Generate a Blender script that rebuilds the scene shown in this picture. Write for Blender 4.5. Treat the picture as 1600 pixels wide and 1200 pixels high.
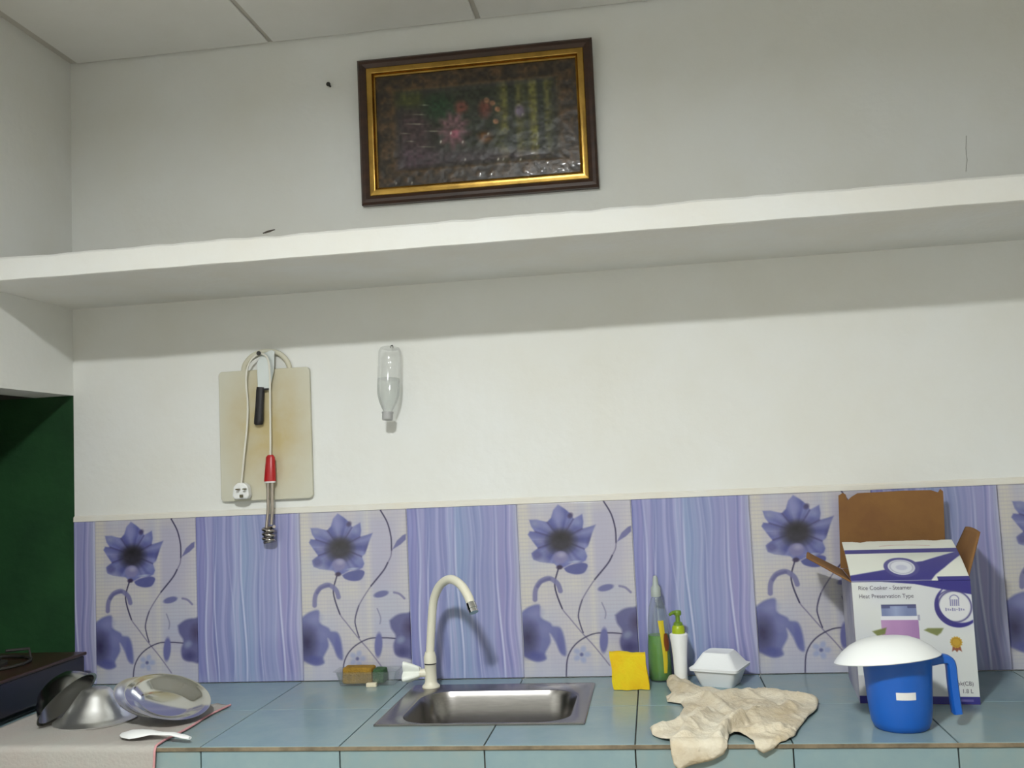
import bpy, bmesh, math, random
import numpy as np
from mathutils import Vector, Matrix, noise as mnoise
from mathutils.geometry import delaunay_2d_cdt

S = bpy.context.scene
for o in list(bpy.data.objects):
    bpy.data.objects.remove(o)
C = S.collection
R = math.radians
random.seed(4)

H = 0.85                       # counter top above the floor; all heights below are written from the counter top
ZC, ZSB, ZST, DSH, DCO, ZL = 1.7825, 1.0559, 1.1157, 0.4293, 0.6053, 0.809

# ------------------------------------------------------------------ camera
FPX, YAW, PIT, ROL = 1519.97, -0.1396, 0.0820, -0.0464
CAM = np.array([1.6271, -2.5682, 0.5564])
_f = np.array([math.sin(YAW) * math.cos(PIT), math.cos(YAW) * math.cos(PIT), math.sin(PIT)])
_r = np.cross(_f, [0, 0, 1]); _r /= np.linalg.norm(_r)
_u = np.cross(_r, _f)
RGT = math.cos(ROL) * _r + math.sin(ROL) * _u
UPV = -math.sin(ROL) * _r + math.cos(ROL) * _u
cd = bpy.data.cameras.new('camera'); cam = bpy.data.objects.new('camera', cd); C.objects.link(cam)
cd.sensor_width = 36; cd.sensor_fit = 'HORIZONTAL'; cd.lens = FPX * 36 / 1600; cd.clip_start = .02
mw = Matrix([[RGT[i], UPV[i], -_f[i], CAM[i] + (H if i == 2 else 0)] for i in range(3)] + [[0, 0, 0, 1]])
cam.matrix_world = mw
S.camera = cam

# ------------------------------------------------------------------ world and exposure
w = bpy.data.worlds.new('world'); S.world = w; w.use_nodes = True
w.node_tree.nodes['Background'].inputs[0].default_value = (.8, .85, .9, 1)
w.node_tree.nodes['Background'].inputs[1].default_value = .05
S.view_settings.view_transform = 'Standard'; S.view_settings.look = 'None'
S.view_settings.exposure = 0.0; S.view_settings.gamma = 1.0; S.view_settings.use_curve_mapping = False
LAMP = (1.2, -2.36, ZC)        # the room's square ceiling lamp (built below)
LAMP_POWER = 600.0


def ray(u, v):
    return _f * FPX + RGT * (u - 800) + UPV * (600 - v)


def W(u, v, y=0.0):            # photo pixel -> point on the plane at depth y
    d = ray(u, v); return CAM + d * ((y - CAM[1]) / d[1])


def T(u, v, z=0.0):            # photo pixel -> point on the horizontal plane at height z
    d = ray(u, v); return CAM + d * ((z - CAM[2]) / d[2])


def lin(c):
    c = np.asarray(c, float) / 255.0
    return np.where(c <= .04045, c / 12.92, ((c + .055) / 1.055) ** 2.4)


def alb(r, g, b, k=1.12):      # photo colour -> surface colour under this lamp
    return tuple(float(min(.93, v * k)) for v in lin((r, g, b)))


# ------------------------------------------------------------------ materials
MATS = {}


def mat(name, col, rough=.5, metal=0.0, var=0.0, vscale=8.0, bump=0.0, bscale=60.0, col2=None, spec=.5, coat=0.0,
        trans=0.0, emit=None, stretch=(1, 1, 1)):
    if name in MATS: return MATS[name]
    m = bpy.data.materials.new(name); m.use_nodes = True; nt = m.node_tree; N = nt.nodes; L = nt.links
    b = N['Principled BSDF']
    b.inputs['Base Color'].default_value = (*col, 1); b.inputs['Roughness'].default_value = rough
    b.inputs['Metallic'].default_value = metal; b.inputs['Specular IOR Level'].default_value = spec
    b.inputs['Coat Weight'].default_value = coat; b.inputs['Transmission Weight'].default_value = trans
    if emit:
        b.inputs['Emission Color'].default_value = (*emit[0], 1); b.inputs['Emission Strength'].default_value = emit[1]
    if var or bump:
        tc = N.new('ShaderNodeTexCoord'); mp = N.new('ShaderNodeMapping'); mp.inputs['Scale'].default_value = stretch
        L.new(tc.outputs['Object'], mp.inputs[0])
    if var:
        n = N.new('ShaderNodeTexNoise'); n.inputs['Scale'].default_value = vscale; n.inputs['Detail'].default_value = 6
        n.inputs['Roughness'].default_value = .6; L.new(mp.outputs[0], n.inputs['Vector'])
        rp = N.new('ShaderNodeValToRGB'); rp.color_ramp.elements[0].position = .35; rp.color_ramp.elements[1].position = .68
        c2 = col2 if col2 else tuple(v * (1 - var) for v in col)
        rp.color_ramp.elements[0].color = (*col, 1); rp.color_ramp.elements[1].color = (*c2, 1)
        L.new(n.outputs[0], rp.inputs[0]); L.new(rp.outputs[0], b.inputs['Base Color'])
    if bump:
        n2 = N.new('ShaderNodeTexNoise'); n2.inputs['Scale'].default_value = bscale; n2.inputs['Detail'].default_value = 4
        L.new(mp.outputs[0], n2.inputs['Vector'])
        bp = N.new('ShaderNodeBump'); bp.inputs['Strength'].default_value = bump; bp.inputs['Distance'].default_value = .01
        L.new(n2.outputs[0], bp.inputs['Height']); L.new(bp.outputs[0], b.inputs['Normal'])
    MATS[name] = m; return m


def vmat(name, rough=.4, spec=.5, coat=0.0, bump=0.0, bscale=100.0, metal=0.0):   # colour from the mesh's own print layer
    if name in MATS: return MATS[name]
    m = mat(name, (.5, .5, .5), rough, metal, bump=bump, bscale=bscale, spec=spec, coat=coat)
    nt = m.node_tree; a = nt.nodes.new('ShaderNodeAttribute'); a.attribute_name = 'print'
    nt.links.new(a.outputs['Color'], nt.nodes['Principled BSDF'].inputs['Base Color'])
    return m


def clear(name, tint, gloss=.08, rough=.05, body=0.0, bodycol=(1, 1, 1)):        # thin clear plastic
    m = bpy.data.materials.new(name); m.use_nodes = True; nt = m.node_tree; N = nt.nodes; L = nt.links
    N.remove(N['Principled BSDF']); out = N['Material Output']
    t = N.new('ShaderNodeBsdfTransparent'); t.inputs[0].default_value = (*tint, 1)
    g = N.new('ShaderNodeBsdfGlossy'); g.inputs['Roughness'].default_value = rough
    fr = N.new('ShaderNodeFresnel'); fr.inputs[0].default_value = 1.22
    ad = N.new('ShaderNodeMath'); ad.operation = 'ADD'; ad.use_clamp = True; ad.inputs[1].default_value = gloss - .02
    ml_ = N.new('ShaderNodeMath'); ml_.operation = 'MULTIPLY'; ml_.inputs[1].default_value = .35
    L.new(fr.outputs[0], ml_.inputs[0]); L.new(ml_.outputs[0], ad.inputs[0])
    mx = N.new('ShaderNodeMixShader'); L.new(ad.outputs[0], mx.inputs[0]); L.new(t.outputs[0], mx.inputs[1]); L.new(g.outputs[0], mx.inputs[2])
    last = mx
    if body:
        d = N.new('ShaderNodeBsdfDiffuse'); d.inputs[0].default_value = (*bodycol, 1)
        m2 = N.new('ShaderNodeMixShader'); m2.inputs[0].default_value = body
        L.new(mx.outputs[0], m2.inputs[1]); L.new(d.outputs[0], m2.inputs[2]); last = m2
    L.new(last.outputs[0], out.inputs['Surface'])
    MATS[name] = m; return m


M_wall = mat('wall_paint', (.79, .80, .785), .75, var=1, vscale=2.2, col2=(.755, .75, .70), bump=.12, bscale=35)
M_ceil = mat('ceiling_board', (.80, .80, .785), .8, var=1, vscale=3, col2=(.75, .75, .72), bump=.05, bscale=90)
M_ceilgap = mat('ceiling_gap', (.55, .53, .49), .9)
M_floor = mat('floor_tile', (.33, .28, .21), .35, var=.1, vscale=5)
M_green = mat('green_paint', (.020, .075, .026), .45, var=1, vscale=5, col2=(.012, .045, .018), bump=.15, bscale=30)
M_soffit = mat('soffit_dark', (.05, .045, .04), .9)  # alcove ceiling in one flat near-black
M_grout = mat('grout', (.17, .15, .12), .9, var=.4, vscale=30)
M_edge = mat('edge_grout', (.25, .20, .13), .9, var=.5, vscale=25)
M_cream = mat('cream_bead', (.75, .74, .69), .75, var=1, vscale=9, col2=(.74, .70, .61))
M_ctile = mat('counter_tile', (.215, .312, .330), .22, var=1, vscale=14, col2=(.25, .32, .315), bump=.03, bscale=40)
M_ctile2 = mat('counter_tile_b', (.205, .302, .335), .22, var=1, vscale=11, col2=(.24, .335, .35), bump=.03, bscale=40)
M_conc = mat('plaster', (.55, .54, .5), .9, var=.15)
M_steel = mat('steel', (.62, .62, .61), .24, 1.0, bump=.02, bscale=20)
M_steel_b = mat('steel_brushed', (.34, .325, .31), .27, 1.0, var=.18, vscale=30, stretch=(1, 8, 8))
M_chrome = mat('chrome', (.7, .7, .7), .08, 1.0)
M_wplast = mat('white_plastic', (.82, .83, .82), .35)
M_cplast = mat('ivory_plastic', (.74, .71, .58), .35)
M_black = mat('black_plastic', (.012, .010, .012), .4)
M_dark = mat('dark_iron', (.02, .018, .016), .6)
M_navy = mat('navy_enamel', (.008, .009, .022), .25, var=.4, vscale=9)
M_stovetop = mat('stove_top', (.035, .014, .010), .3)


# ------------------------------------------------------------------ object helpers
BASE = {}


def tag(o, label=None, cat=None, group=None, kind=None):
    if label: o['label'] = label
    if cat: o['category'] = cat
    if group: o['group'] = group
    if kind: o['kind'] = kind
    return o


def thing(name, loc, label, cat, group=None):
    e = bpy.data.objects.new(name, None); C.objects.link(e); e.empty_display_size = .05
    e.location = (loc[0], loc[1], loc[2] + H); BASE[e.name] = np.array(loc, float)
    return tag(e, label, cat, group)


def link(name, me, parent=None, base=None, kind=None):
    o = bpy.data.objects.new(name, me); C.objects.link(o)
    if parent is not None:
        o.parent = parent; BASE[o.name] = BASE[parent.name]
    else:
        b = np.zeros(3) if base is None else np.array(base, float)
        o.location = (b[0], b[1], b[2] + H); BASE[o.name] = b
    if kind: o['kind'] = kind
    return o


class MB:
    def __init__(s): s.v = []; s.f = []

    def add(s, vs, fs):
        n = len(s.v); s.v += [tuple(map(float, q)) for q in vs]; s.f += [tuple(i + n for i in f) for f in fs]; return s

    def box(s, x0, x1, y0, y1, z0, z1):
        vs = [(x, y, z) for z in (z0, z1) for y in (y0, y1) for x in (x0, x1)]
        return s.add(vs, [(0, 2, 3, 1), (4, 5, 7, 6), (0, 1, 5, 4), (2, 6, 7, 3), (0, 4, 6, 2), (1, 3, 7, 5)])

    def rings(s, rs, close0=True, close1=True, cyc=True):    # loft of rings with equal counts
        n = len(rs[0]); vs = [q for r_ in rs for q in r_]; fs = []
        for i in range(len(rs) - 1):
            for j in range(n if cyc else n - 1):
                a = i * n + j; b = i * n + (j + 1) % n; fs.append((a, b, b + n, a + n))
        if close0: fs.append(tuple(range(n - 1, -1, -1)))
        if close1: fs.append(tuple((len(rs) - 1) * n + j for j in range(n)))
        return s.add(vs, fs)

    def lathe(s, prof, c=(0, 0, 0), n=32, mtx=None, close0=True, close1=True):
        rs = []
        for r_, z in prof:
            ring = [Vector((r_ * math.cos(2 * math.pi * k / n), r_ * math.sin(2 * math.pi * k / n), z)) for k in range(n)]
            if mtx is not None: ring = [mtx @ q for q in ring]
            rs.append([(q.x + c[0], q.y + c[1], q.z + c[2]) for q in ring])
        return s.rings(rs, close0, close1)

    def tube(s, pts, r_, n=12, caps=True, flat=None):
        P = [Vector(q) for q in pts]; rs = []; up = None
        for i, q in enumerate(P):
            t = (P[min(i + 1, len(P) - 1)] - P[max(i - 1, 0)]).normalized()
            if up is None:
                up = Vector((0, -1, 0)) if abs(t.y) < .9 else Vector((1, 0, 0))
            a = (up - t * up.dot(t)).normalized(); up = a; b = t.cross(a)
            rr = r_[i] if isinstance(r_, (list, tuple)) else r_
            ra, rb = (rr, rr) if flat is None else (rr * flat[0], rr * flat[1])
            rs.append([tuple(q + a * ra * math.cos(2 * math.pi * k / n) + b * rb * math.sin(2 * math.pi * k / n)) for k in range(n)])
        return s.rings(rs, caps, caps)

    def prism(s, poly, h0, h1, axis='y'):      # outline (2-D) pushed out along an axis
        def P(a, b, h): return (a, h, b) if axis == 'y' else ((a, b, h) if axis == 'z' else (h, a, b))
        n = len(poly); vs = [P(a, b, h0) for a, b in poly] + [P(a, b, h1) for a, b in poly]
        fs = [tuple(range(n)), tuple(range(2 * n - 1, n - 1, -1))]
        fs += [(j, j + n, (j + 1) % n + n, (j + 1) % n) for j in range(n)]
        return s.add(vs, fs)

    def xf(s, m):
        s.v = [tuple(m @ Vector(q)) for q in s.v]; return s

    def mesh(s, name, material, base=(0, 0, 0), smooth=None, bevel=0.0, seg=2):
        me = bpy.data.meshes.new(name)
        me.from_pydata([(a - base[0], b - base[1], c - base[2]) for a, b, c in s.v], [], s.f)
        bm = bmesh.new(); bm.from_mesh(me)
        bmesh.ops.recalc_face_normals(bm, faces=bm.faces)
        if bevel:
            es = [e for e in bm.edges if len(e.link_faces) == 2 and e.calc_face_angle(0) > .5]
            bmesh.ops.bevel(bm, geom=es, offset=bevel, segments=seg, affect='EDGES', profile=.5, clamp_overlap=True)
        bm.to_mesh(me); bm.free()
        if smooth is not None:
            me.polygons.foreach_set('use_smooth', [True] * len(me.polygons))
            me.set_sharp_from_angle(angle=R(smooth))
        me.materials.append(material); return me

    def build(s, name, material, parent=None, base=None, smooth=None, bevel=0.0, seg=2, kind=None):
        b = BASE[parent.name] if parent is not None else (np.zeros(3) if base is None else np.array(base, float))
        return link(name, s.mesh(name, material, b, smooth, bevel, seg), parent, base, kind)


def spline(pts, n=6):
    P = [Vector(q) for q in pts]; out = []
    for i in range(len(P) - 1):
        p0 = P[max(i - 1, 0)]; p1 = P[i]; p2 = P[i + 1]; p3 = P[min(i + 2, len(P) - 1)]
        for k in range(n):
            t = k / n
            out.append(.5 * ((2 * p1) + (p2 - p0) * t + (2 * p0 - 5 * p1 + 4 * p2 - p3) * t * t + (3 * p1 - p0 - 3 * p2 + p3) * t ** 3))
    out.append(P[-1]); return out


def printed_grid(name, P, cols, material):     # P (ny,nx,3) points, cols (ny,nx,3) linear colours
    ny, nx = P.shape[:2]; me = bpy.data.meshes.new(name)
    idx = np.arange(nx * ny).reshape(ny, nx)
    q = np.stack([idx[:-1, :-1], idx[:-1, 1:], idx[1:, 1:], idx[1:, :-1]], -1).reshape(-1, 4)
    me.vertices.add(nx * ny); me.vertices.foreach_set('co', P.reshape(-1).astype(np.float32))
    me.loops.add(q.size); me.loops.foreach_set('vertex_index', q.reshape(-1).astype(np.int32))
    me.polygons.add(len(q)); me.polygons.foreach_set('loop_start', np.arange(0, q.size, 4, dtype=np.int32))
    me.polygons.foreach_set('use_smooth', np.ones(len(q), bool))
    me.update(calc_edges=True)
    a = me.color_attributes.new('print', 'FLOAT_COLOR', 'POINT')
    a.data.foreach_set('color', np.concatenate([cols.reshape(-1, 3), np.ones((nx * ny, 1))], 1).reshape(-1).astype(np.float32))
    me.materials.append(material); return me


# ------------------------------------------------------------------ print helpers (numpy)
def seg_dist(px, py, pts):
    d = np.full(px.shape, 1e9)
    for (ax, ay), (bx, by) in zip(pts[:-1], pts[1:]):
        vx, vy = bx - ax, by - ay; l2 = vx * vx + vy * vy + 1e-9
        t = np.clip(((px - ax) * vx + (py - ay) * vy) / l2, 0, 1)
        d = np.minimum(d, np.hypot(px - ax - t * vx, py - ay - t * vy))
    return d


def sp2(pts, n=6):
    return [(q.x, q.y) for q in spline([(a, b, 0) for a, b in pts], n)]


def smooth_loop(pts):
    return sp2(pts + [pts[0]], 4)[:-1]


def poly_mask(px, py, pts, soft):
    ins = np.zeros(px.shape, bool); n = len(pts)
    for i in range(n):
        (ax, ay), (bx, by) = pts[i], pts[(i + 1) % n]
        if ay == by: continue
        c = ((ay > py) != (by > py)) & (px < (bx - ax) * (py - ay) / (by - ay) + ax); ins ^= c
    d = seg_dist(px, py, pts + [pts[0]]); sd = np.where(ins, d, -d)
    return np.clip(sd / soft + .5, 0, 1)


def ell(px, py, cx, cy, rx, ry, ang=0.0, soft=.25):
    a = math.radians(ang); dx, dy = px - cx, py - cy
    u = (dx * math.cos(a) + dy * math.sin(a)) / rx; v = (-dx * math.sin(a) + dy * math.cos(a)) / ry
    return np.clip((1 - np.hypot(u, v)) / soft, 0, 1)


def line_mask(px, py, pts, wd, soft=3.0):
    return np.clip((wd - seg_dist(px, py, pts)) / soft + .5, 0, 1)


def blend(c, m, col, k=1.0):
    c += (m * k)[..., None] * (np.asarray(col, float) - c)


def n1(x, seed):                               # smooth 1-D noise
    rng = np.random.default_rng(seed); t = rng.random(512); i = np.floor(x).astype(int); f = x - i; f = f * f * (3 - 2 * f)
    return t[i % 512] * (1 - f) + t[(i + 1) % 512] * f


def n2(x, y, seed):
    rng = np.random.default_rng(seed); t = rng.random((64, 64)); i = np.floor(x).astype(int); j = np.floor(y).astype(int)
    fx = x - i; fy = y - j; fx = fx * fx * (3 - 2 * fx); fy = fy * fy * (3 - 2 * fy)
    g = lambda a, b: t[a % 64, b % 64]
    return (g(i, j) * (1 - fx) + g(i + 1, j) * fx) * (1 - fy) + (g(i, j + 1) * (1 - fx) + g(i + 1, j + 1) * fx) * fy


# ================================================================== THE ROOM
RX, RY = 3.7, -4.3             # right wall, wall behind the camera
MB().box(-.95, RX + .1, RY - .1, .1, -H - .1, -H).build('floor', M_floor, kind='structure')
wall_back = MB().box(0, RX + .1, 0, .12, -H, ZC + .1).build('wall_back', M_wall, kind='structure')
m = MB(); m.box(-.12, 0, RY, 0, ZL, ZC + .1)
m.box(-.12, 0, RY, -.95, -H, ZL)
m.build('wall_left', M_wall, kind='structure')
MB().box(RX, RX + .12, RY, 0, -H, ZC + .1).build('wall_right', M_wall, kind='structure')
MB().box(-.12, RX + .12, RY - .12, RY, -H, ZC + .1).build('wall_rear', M_wall, kind='structure')
MB().box(-.95, 0, 0, .12, -H, ZL + .12).build('wall_alcove_back', M_green, kind='structure')
MB().box(-1.07, -.95, -1.07, .12, -H, ZL + .12).build('wall_alcove_side', M_green, kind='structure')
MB().box(-.95, -.12, -1.07, -.95, -H, ZL + .12).build('wall_alcove_front', M_green, kind='structure')
MB().box(-.95, -.12, -.95, 0, ZL, ZL + .12).build('ceiling_alcove', M_soffit, kind='structure')

ceiling = MB().box(-.12, RX + .12, RY - .12, .12, ZC + .006, ZC + .1).build('ceiling', M_ceilgap, kind='structure')
pm = None
xs = [.02 + .6 * k for k in range(-1, 7)]; ys = [-.004 - 1.2 * k for k in range(0, 5)]
pm = {}
for i in range(len(xs) - 1):
    for j in range(len(ys) - 1):
        x0, x1 = max(xs[i], .003) + .007, min(xs[i + 1], RX - .003) - .007
        y1, y0 = ys[j] - .003, max(ys[j + 1], RY + .003) + .003
        if x1 - x0 < .005 or y1 - y0 < .02: continue
        key = (round(x1 - x0, 4), round(y1 - y0, 4))
        if key not in pm:
            pm[key] = MB().box(-(x1 - x0) / 2, (x1 - x0) / 2, -(y1 - y0) / 2, (y1 - y0) / 2, 0, .0058).mesh('panel', M_ceil, bevel=.0015, seg=1)
        o = link('panel', pm[key], ceiling); o.location = ((x0 + x1) / 2, (y0 + y1) / 2, ZC)

# the ceiling lamp that lights the room
lamp = thing('ceiling_light', (LAMP[0], LAMP[1], LAMP[2]), 'square white ceiling lamp panel above the middle of the room', 'lamp')
hs = .11
MB().box(LAMP[0] - hs - .012, LAMP[0] + hs + .012, LAMP[1] - hs - .012, LAMP[1] + hs + .012, ZC - .03, ZC).build('housing', M_wplast, lamp, bevel=.004)
ml = MB()
for (a0, a1, b0, b1) in ((-hs - .012, hs + .012, -hs - .012, -hs), (-hs - .012, hs + .012, hs, hs + .012), (-hs - .012, -hs, -hs, hs), (hs, hs + .012, -hs, hs)):
    ml.box(LAMP[0] + a0, LAMP[0] + a1, LAMP[1] + b0, LAMP[1] + b1, ZC - .0455, ZC - .03)
ml.build('rim', M_wplast, lamp)  # lip added below the diffuser to cut grazing light on the upper wall
M_lamp = mat('lamp_diffuser', (.9, .9, .9), .5, emit=((.97, 1.0, .985), LAMP_POWER))
MB().box(LAMP[0] - hs, LAMP[0] + hs, LAMP[1] - hs, LAMP[1] + hs, ZC - .033, ZC - .0302).build('diffuser', M_lamp, lamp)

# ------------------------------------------------------------------ concrete shelf across the wall
def shelf():
    nx = 260; x0, x1 = .0, RX; m_ = MB(); rs = []
    for i in range(nx + 1):
        x = x0 + (x1 - x0) * i / nx
        wob = .004 * (mnoise.noise(Vector((x * 7, 3, 0))) + .6 * mnoise.noise(Vector((x * 22, 1, 5))))
        wb2 = .0011 * mnoise.noise(Vector((x * 9, 8, 2)))
        yf = -DSH + .002 * mnoise.noise(Vector((x * 6, 0, 9)))
        rs.append([(x, -.0, ZSB + .002), (x, yf + .004, ZSB + wb2), (x, yf, ZSB + .003 + wb2), (x, yf, ZST - .006 + wob), (x, yf + .006, ZST + wob), (x, -.0, ZST + .004)])
    m_.rings(rs)
    o = m_.build('wall_shelf', mat('shelf_plaster', (.79, .80, .785), .75, var=1, vscale=4, col2=(.77, .76, .71), bump=.15, bscale=45), base=(0, 0, ZSB), smooth=40)
    tag(o, 'long white plastered concrete shelf with uneven edge running across the wall', 'shelf')
shelf()

# ================================================================== WALL TILES (30 x 45 cm, flower print / streak print)
TW, TH, X0 = .30, .4503, .0643


def tone(c):
    g_ = c.mean(-1, keepdims=True); c = g_ + (c - g_) * .84
    return lin(np.clip(c * .97, 0, 255)) * 1.12


def paint_flower(s, t):
    px = 40 + 35 * t + s * 710; py = 85 + t * 1095
    c = np.zeros(s.shape + (3,)); c[:] = (183, 179, 192)
    band = n1(s * 9 + 3.3, 11)
    blend(c, np.clip(band * 1.6 - .6, 0, 1), (196, 190, 190), .8)
    blend(c, np.clip(n1(s * 7 + 9, 5) * 1.5 - .6, 0, 1), (160, 158, 192), .55)
    blend(c, np.clip(1.2 - np.abs(s - .05) / .08, 0, 1), (202, 196, 182), .9)
    blend(c, np.clip(n2(s * 4 + 2, t * 7 + 5, 6) * 2 - .8, 0, 1), (200, 194, 184), .6)
    blend(c, ell(px, py, 400, 600, 110, 90, 0, 1.0), (204, 198, 184), .8)
    blend(c, np.clip(1 - np.abs(s - .63) / .05, 0, 1), (204, 198, 186), .8)
    blend(c, np.clip(n2(s * 5, t * 6, 3) * 1.5 - .75, 0, 1), (170, 182, 205), .5)
    blend(c, (np.sin(t * 2 * np.pi * 46) > .55).astype(float), (165, 160, 182), .30)
    blend(c, (np.sin(s * 2 * np.pi * 34) > .8).astype(float), (172, 166, 186), .22)
    blend(c, np.clip((t - .84) / .14, 0, 1), (168, 172, 200), .55)
    ink = (60, 56, 88); leaf = (112, 110, 158)
    L_ = lambda pts, wd, col, k=1.0, soft=4.0: blend(c, line_mask(px, py, sp2(pts), wd, soft), col, k)
    # faint small flower at the foot
    for a in range(5):
        blend(c, ell(px, py, 430 + 34 * math.cos(a * 1.256), 1040 + 34 * math.sin(a * 1.256), 30, 24, math.degrees(a * 1.256), .6), (146, 156, 198), .8)
    blend(c, ell(px, py, 430, 1040, 16, 16, 0, .6), (96, 100, 150))
    # stems
    L_([(295, 505), (272, 590), (282, 660), (315, 752), (360, 812), (440, 912), (500, 980), (560, 1056), (600, 1110)], 4.0, (116, 108, 140), .75)
    L_([(295, 505), (272, 590), (282, 660), (315, 752)], 4.5, ink)
    L_([(583, 88), (628, 170), (652, 265), (655, 352)], 4.5, ink)
    L_([(655, 352), (650, 390), (630, 430), (600, 482), (520, 576), (440, 700), (415, 790), (424, 850), (442, 905)], 3.8, (104, 98, 130), .8)
    L_([(630, 430), (600, 482), (520, 576)], 4.8, ink)
    L_([(440, 700), (415, 790), (424, 850), (442, 905)], 3.6, ink, .8)
    L_([(680, 916), (600, 910), (500, 915), (400, 970), (345, 1055), (333, 1175)], 4.2, ink, .9)
    L_([(560, 722), (582, 780), (578, 820)], 4, (120, 118, 150), .7)
    # leaves
    L_([(147, 692), (152, 630), (185, 578), (240, 562), (288, 595), (306, 642)], 15, leaf, .92, 8)
    L_([(165, 610), (190, 582), (240, 566)], 10, (88, 88, 140), .7, 8)
    blend(c, poly_mask(px, py, [(660, 347), (690, 290), (730, 255), (750, 248), (748, 285), (715, 315)], 6), (104, 104, 156))
    blend(c, ell(px, py, 586, 630, 58, 24, -12, .3), (102, 104, 156))
    L_([(670, 622), (705, 632), (738, 662)], 7, (120, 116, 156), .9, 6)
    blend(c, ell(px, py, 568, 955, 30, 92, 3, .3), (100, 102, 160))
    # cut flower at the left edge
    blend(c, poly_mask(px, py, smooth_loop([(60, 770), (110, 735), (175, 725), (180, 800), (240, 840), (255, 860), (300, 870), (325, 930), (335, 1040), (300, 1030), (270, 960), (235, 905), (240, 960), (205, 1030), (210, 1065), (150, 1080), (70, 1045), (40, 1040), (40, 780)]), 16), (104, 108, 164))
    blend(c, ell(px, py, 95, 930, 95, 150, 0, .9), (50, 46, 82), .9)
    blend(c, ell(px, py, 150, 780, 70, 50, -20, .9), (128, 130, 184), .6)
    blend(c, ell(px, py, 205, 880, 50, 60, 0, .9), (120, 122, 176), .6)
    blend(c, ell(px, py, 150, 1045, 75, 40, 8, .7), (74, 78, 145), .7)
    blend(c, ell(px, py, 300, 955, 26, 85, -8, .5), (88, 92, 158), .6)
    # cut flower at the right edge
    blend(c, poly_mask(px, py, smooth_loop([(640, 800), (690, 765), (750, 755), (810, 770), (815, 1030), (740, 1040), (680, 1020), (665, 960), (680, 900), (650, 850)]), 16), (92, 92, 142))
    blend(c, ell(px, py, 770, 850, 60, 80, 0, .9), (66, 54, 92), .8)
    blend(c, ell(px, py, 725, 1000, 60, 45, 0, .8), (62, 58, 112), .8)
    blend(c, ell(px, py, 712, 925, 38, 32, -30, .7), (132, 140, 178), .8)
    # the whole flower
    star = [(300, 98), (340, 125), (385, 165), (395, 192), (450, 163), (456, 215), (450, 256), (532, 234), (508, 290), (482, 368), (460, 385), (476, 430), (466, 456), (440, 470), (380, 470), (340, 492), (300, 502), (270, 470), (180, 456), (140, 440), (130, 400), (155, 380), (170, 370), (135, 322), (108, 282), (120, 260), (152, 264), (130, 230), (118, 188), (165, 188), (230, 206), (255, 180), (270, 130)]
    fm = poly_mask(px, py, star, 9)
    ang = np.arctan2(py - 320, px - 315); rad = np.hypot(px - 315, py - 320)
    col = np.zeros(c.shape); col[:] = (116, 120, 176)
    st = .5 + .5 * np.sin(ang * 9 + .6 + n1(rad / 60 + 4, 8) * 1.5)
    col -= (st * 22)[..., None] * np.array((1, .95, .55))
    col += (n1(ang * 8 + 40, 21) * 26 - 13)[..., None]
    c += fm[..., None] * (col - c)
    for q in [(395, 192), (450, 256), (460, 385), (170, 370), (152, 264), (230, 206)]:
        blend(c, line_mask(px, py, [(315, 320), q], 5, 9) * fm, (72, 70, 122), .7)
    blend(c, ell(px, py, 375, 170, 22, 26, 40, .6), (62, 54, 92), .8)
    for q, cl, r_ in [((200, 470), (168, 168, 196), 70), ((150, 215), (140, 146, 180), 48), ((420, 215), (132, 140, 186), 46), ((440, 410), (124, 132, 184), 50), ((300, 170), (128, 130, 186), 55), ((190, 330), (136, 134, 186), 40)]:
        blend(c, ell(px, py, q[0], q[1], r_, r_ * .75, 25, 1.0) * fm, cl, .75)
    for q in [(395, 192), (450, 256), (460, 385), (170, 370), (152, 264), (230, 206)]:
        blend(c, line_mask(px, py, [(315, 320), q], 3, 8) * fm, (78, 76, 128), .6)
    blend(c, ell(px, py, 500, 330, 30, 60, 20, .9) * fm, (74, 72, 120), .6)
    blend(c, ell(px, py, 316, 330, 150, 125, 0, .9), (60, 58, 98), .85)
    blend(c, ell(px, py, 316, 332, 112, 96, 0, .55), (50, 48, 58), .95)
    blend(c, ell(px, py, 318, 300, 80, 50, 0, .8), (40, 36, 40), .7)
    blend(c, ell(px, py, 165, 412, 42, 38, 0, .6), (78, 78, 132), .7)
    blend(c, poly_mask(px, py, sp2([(330, 502), (370, 482), (440, 470), (476, 482), (470, 512), (448, 536), (400, 541), (350, 526), (330, 502)]), 8), (84, 88, 150))
    blend(c, ell(px, py, 310, 432, 52, 46, 0, .3), (122, 118, 166)); blend(c, ell(px, py, 316, 416, 36, 26, 0, .8), (156, 154, 186), .8)
    blend(c, ell(px, py, 400, 462, 56, 10, -4, .8), (168, 178, 200), .8)
    blend(c, ell(px, py, 303, 494, 26, 18, 0, .5), (58, 48, 80))
    blend(c, n2(s * 40, t * 60, 4), (150, 150, 175), .06)
    return tone(c)


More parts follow.
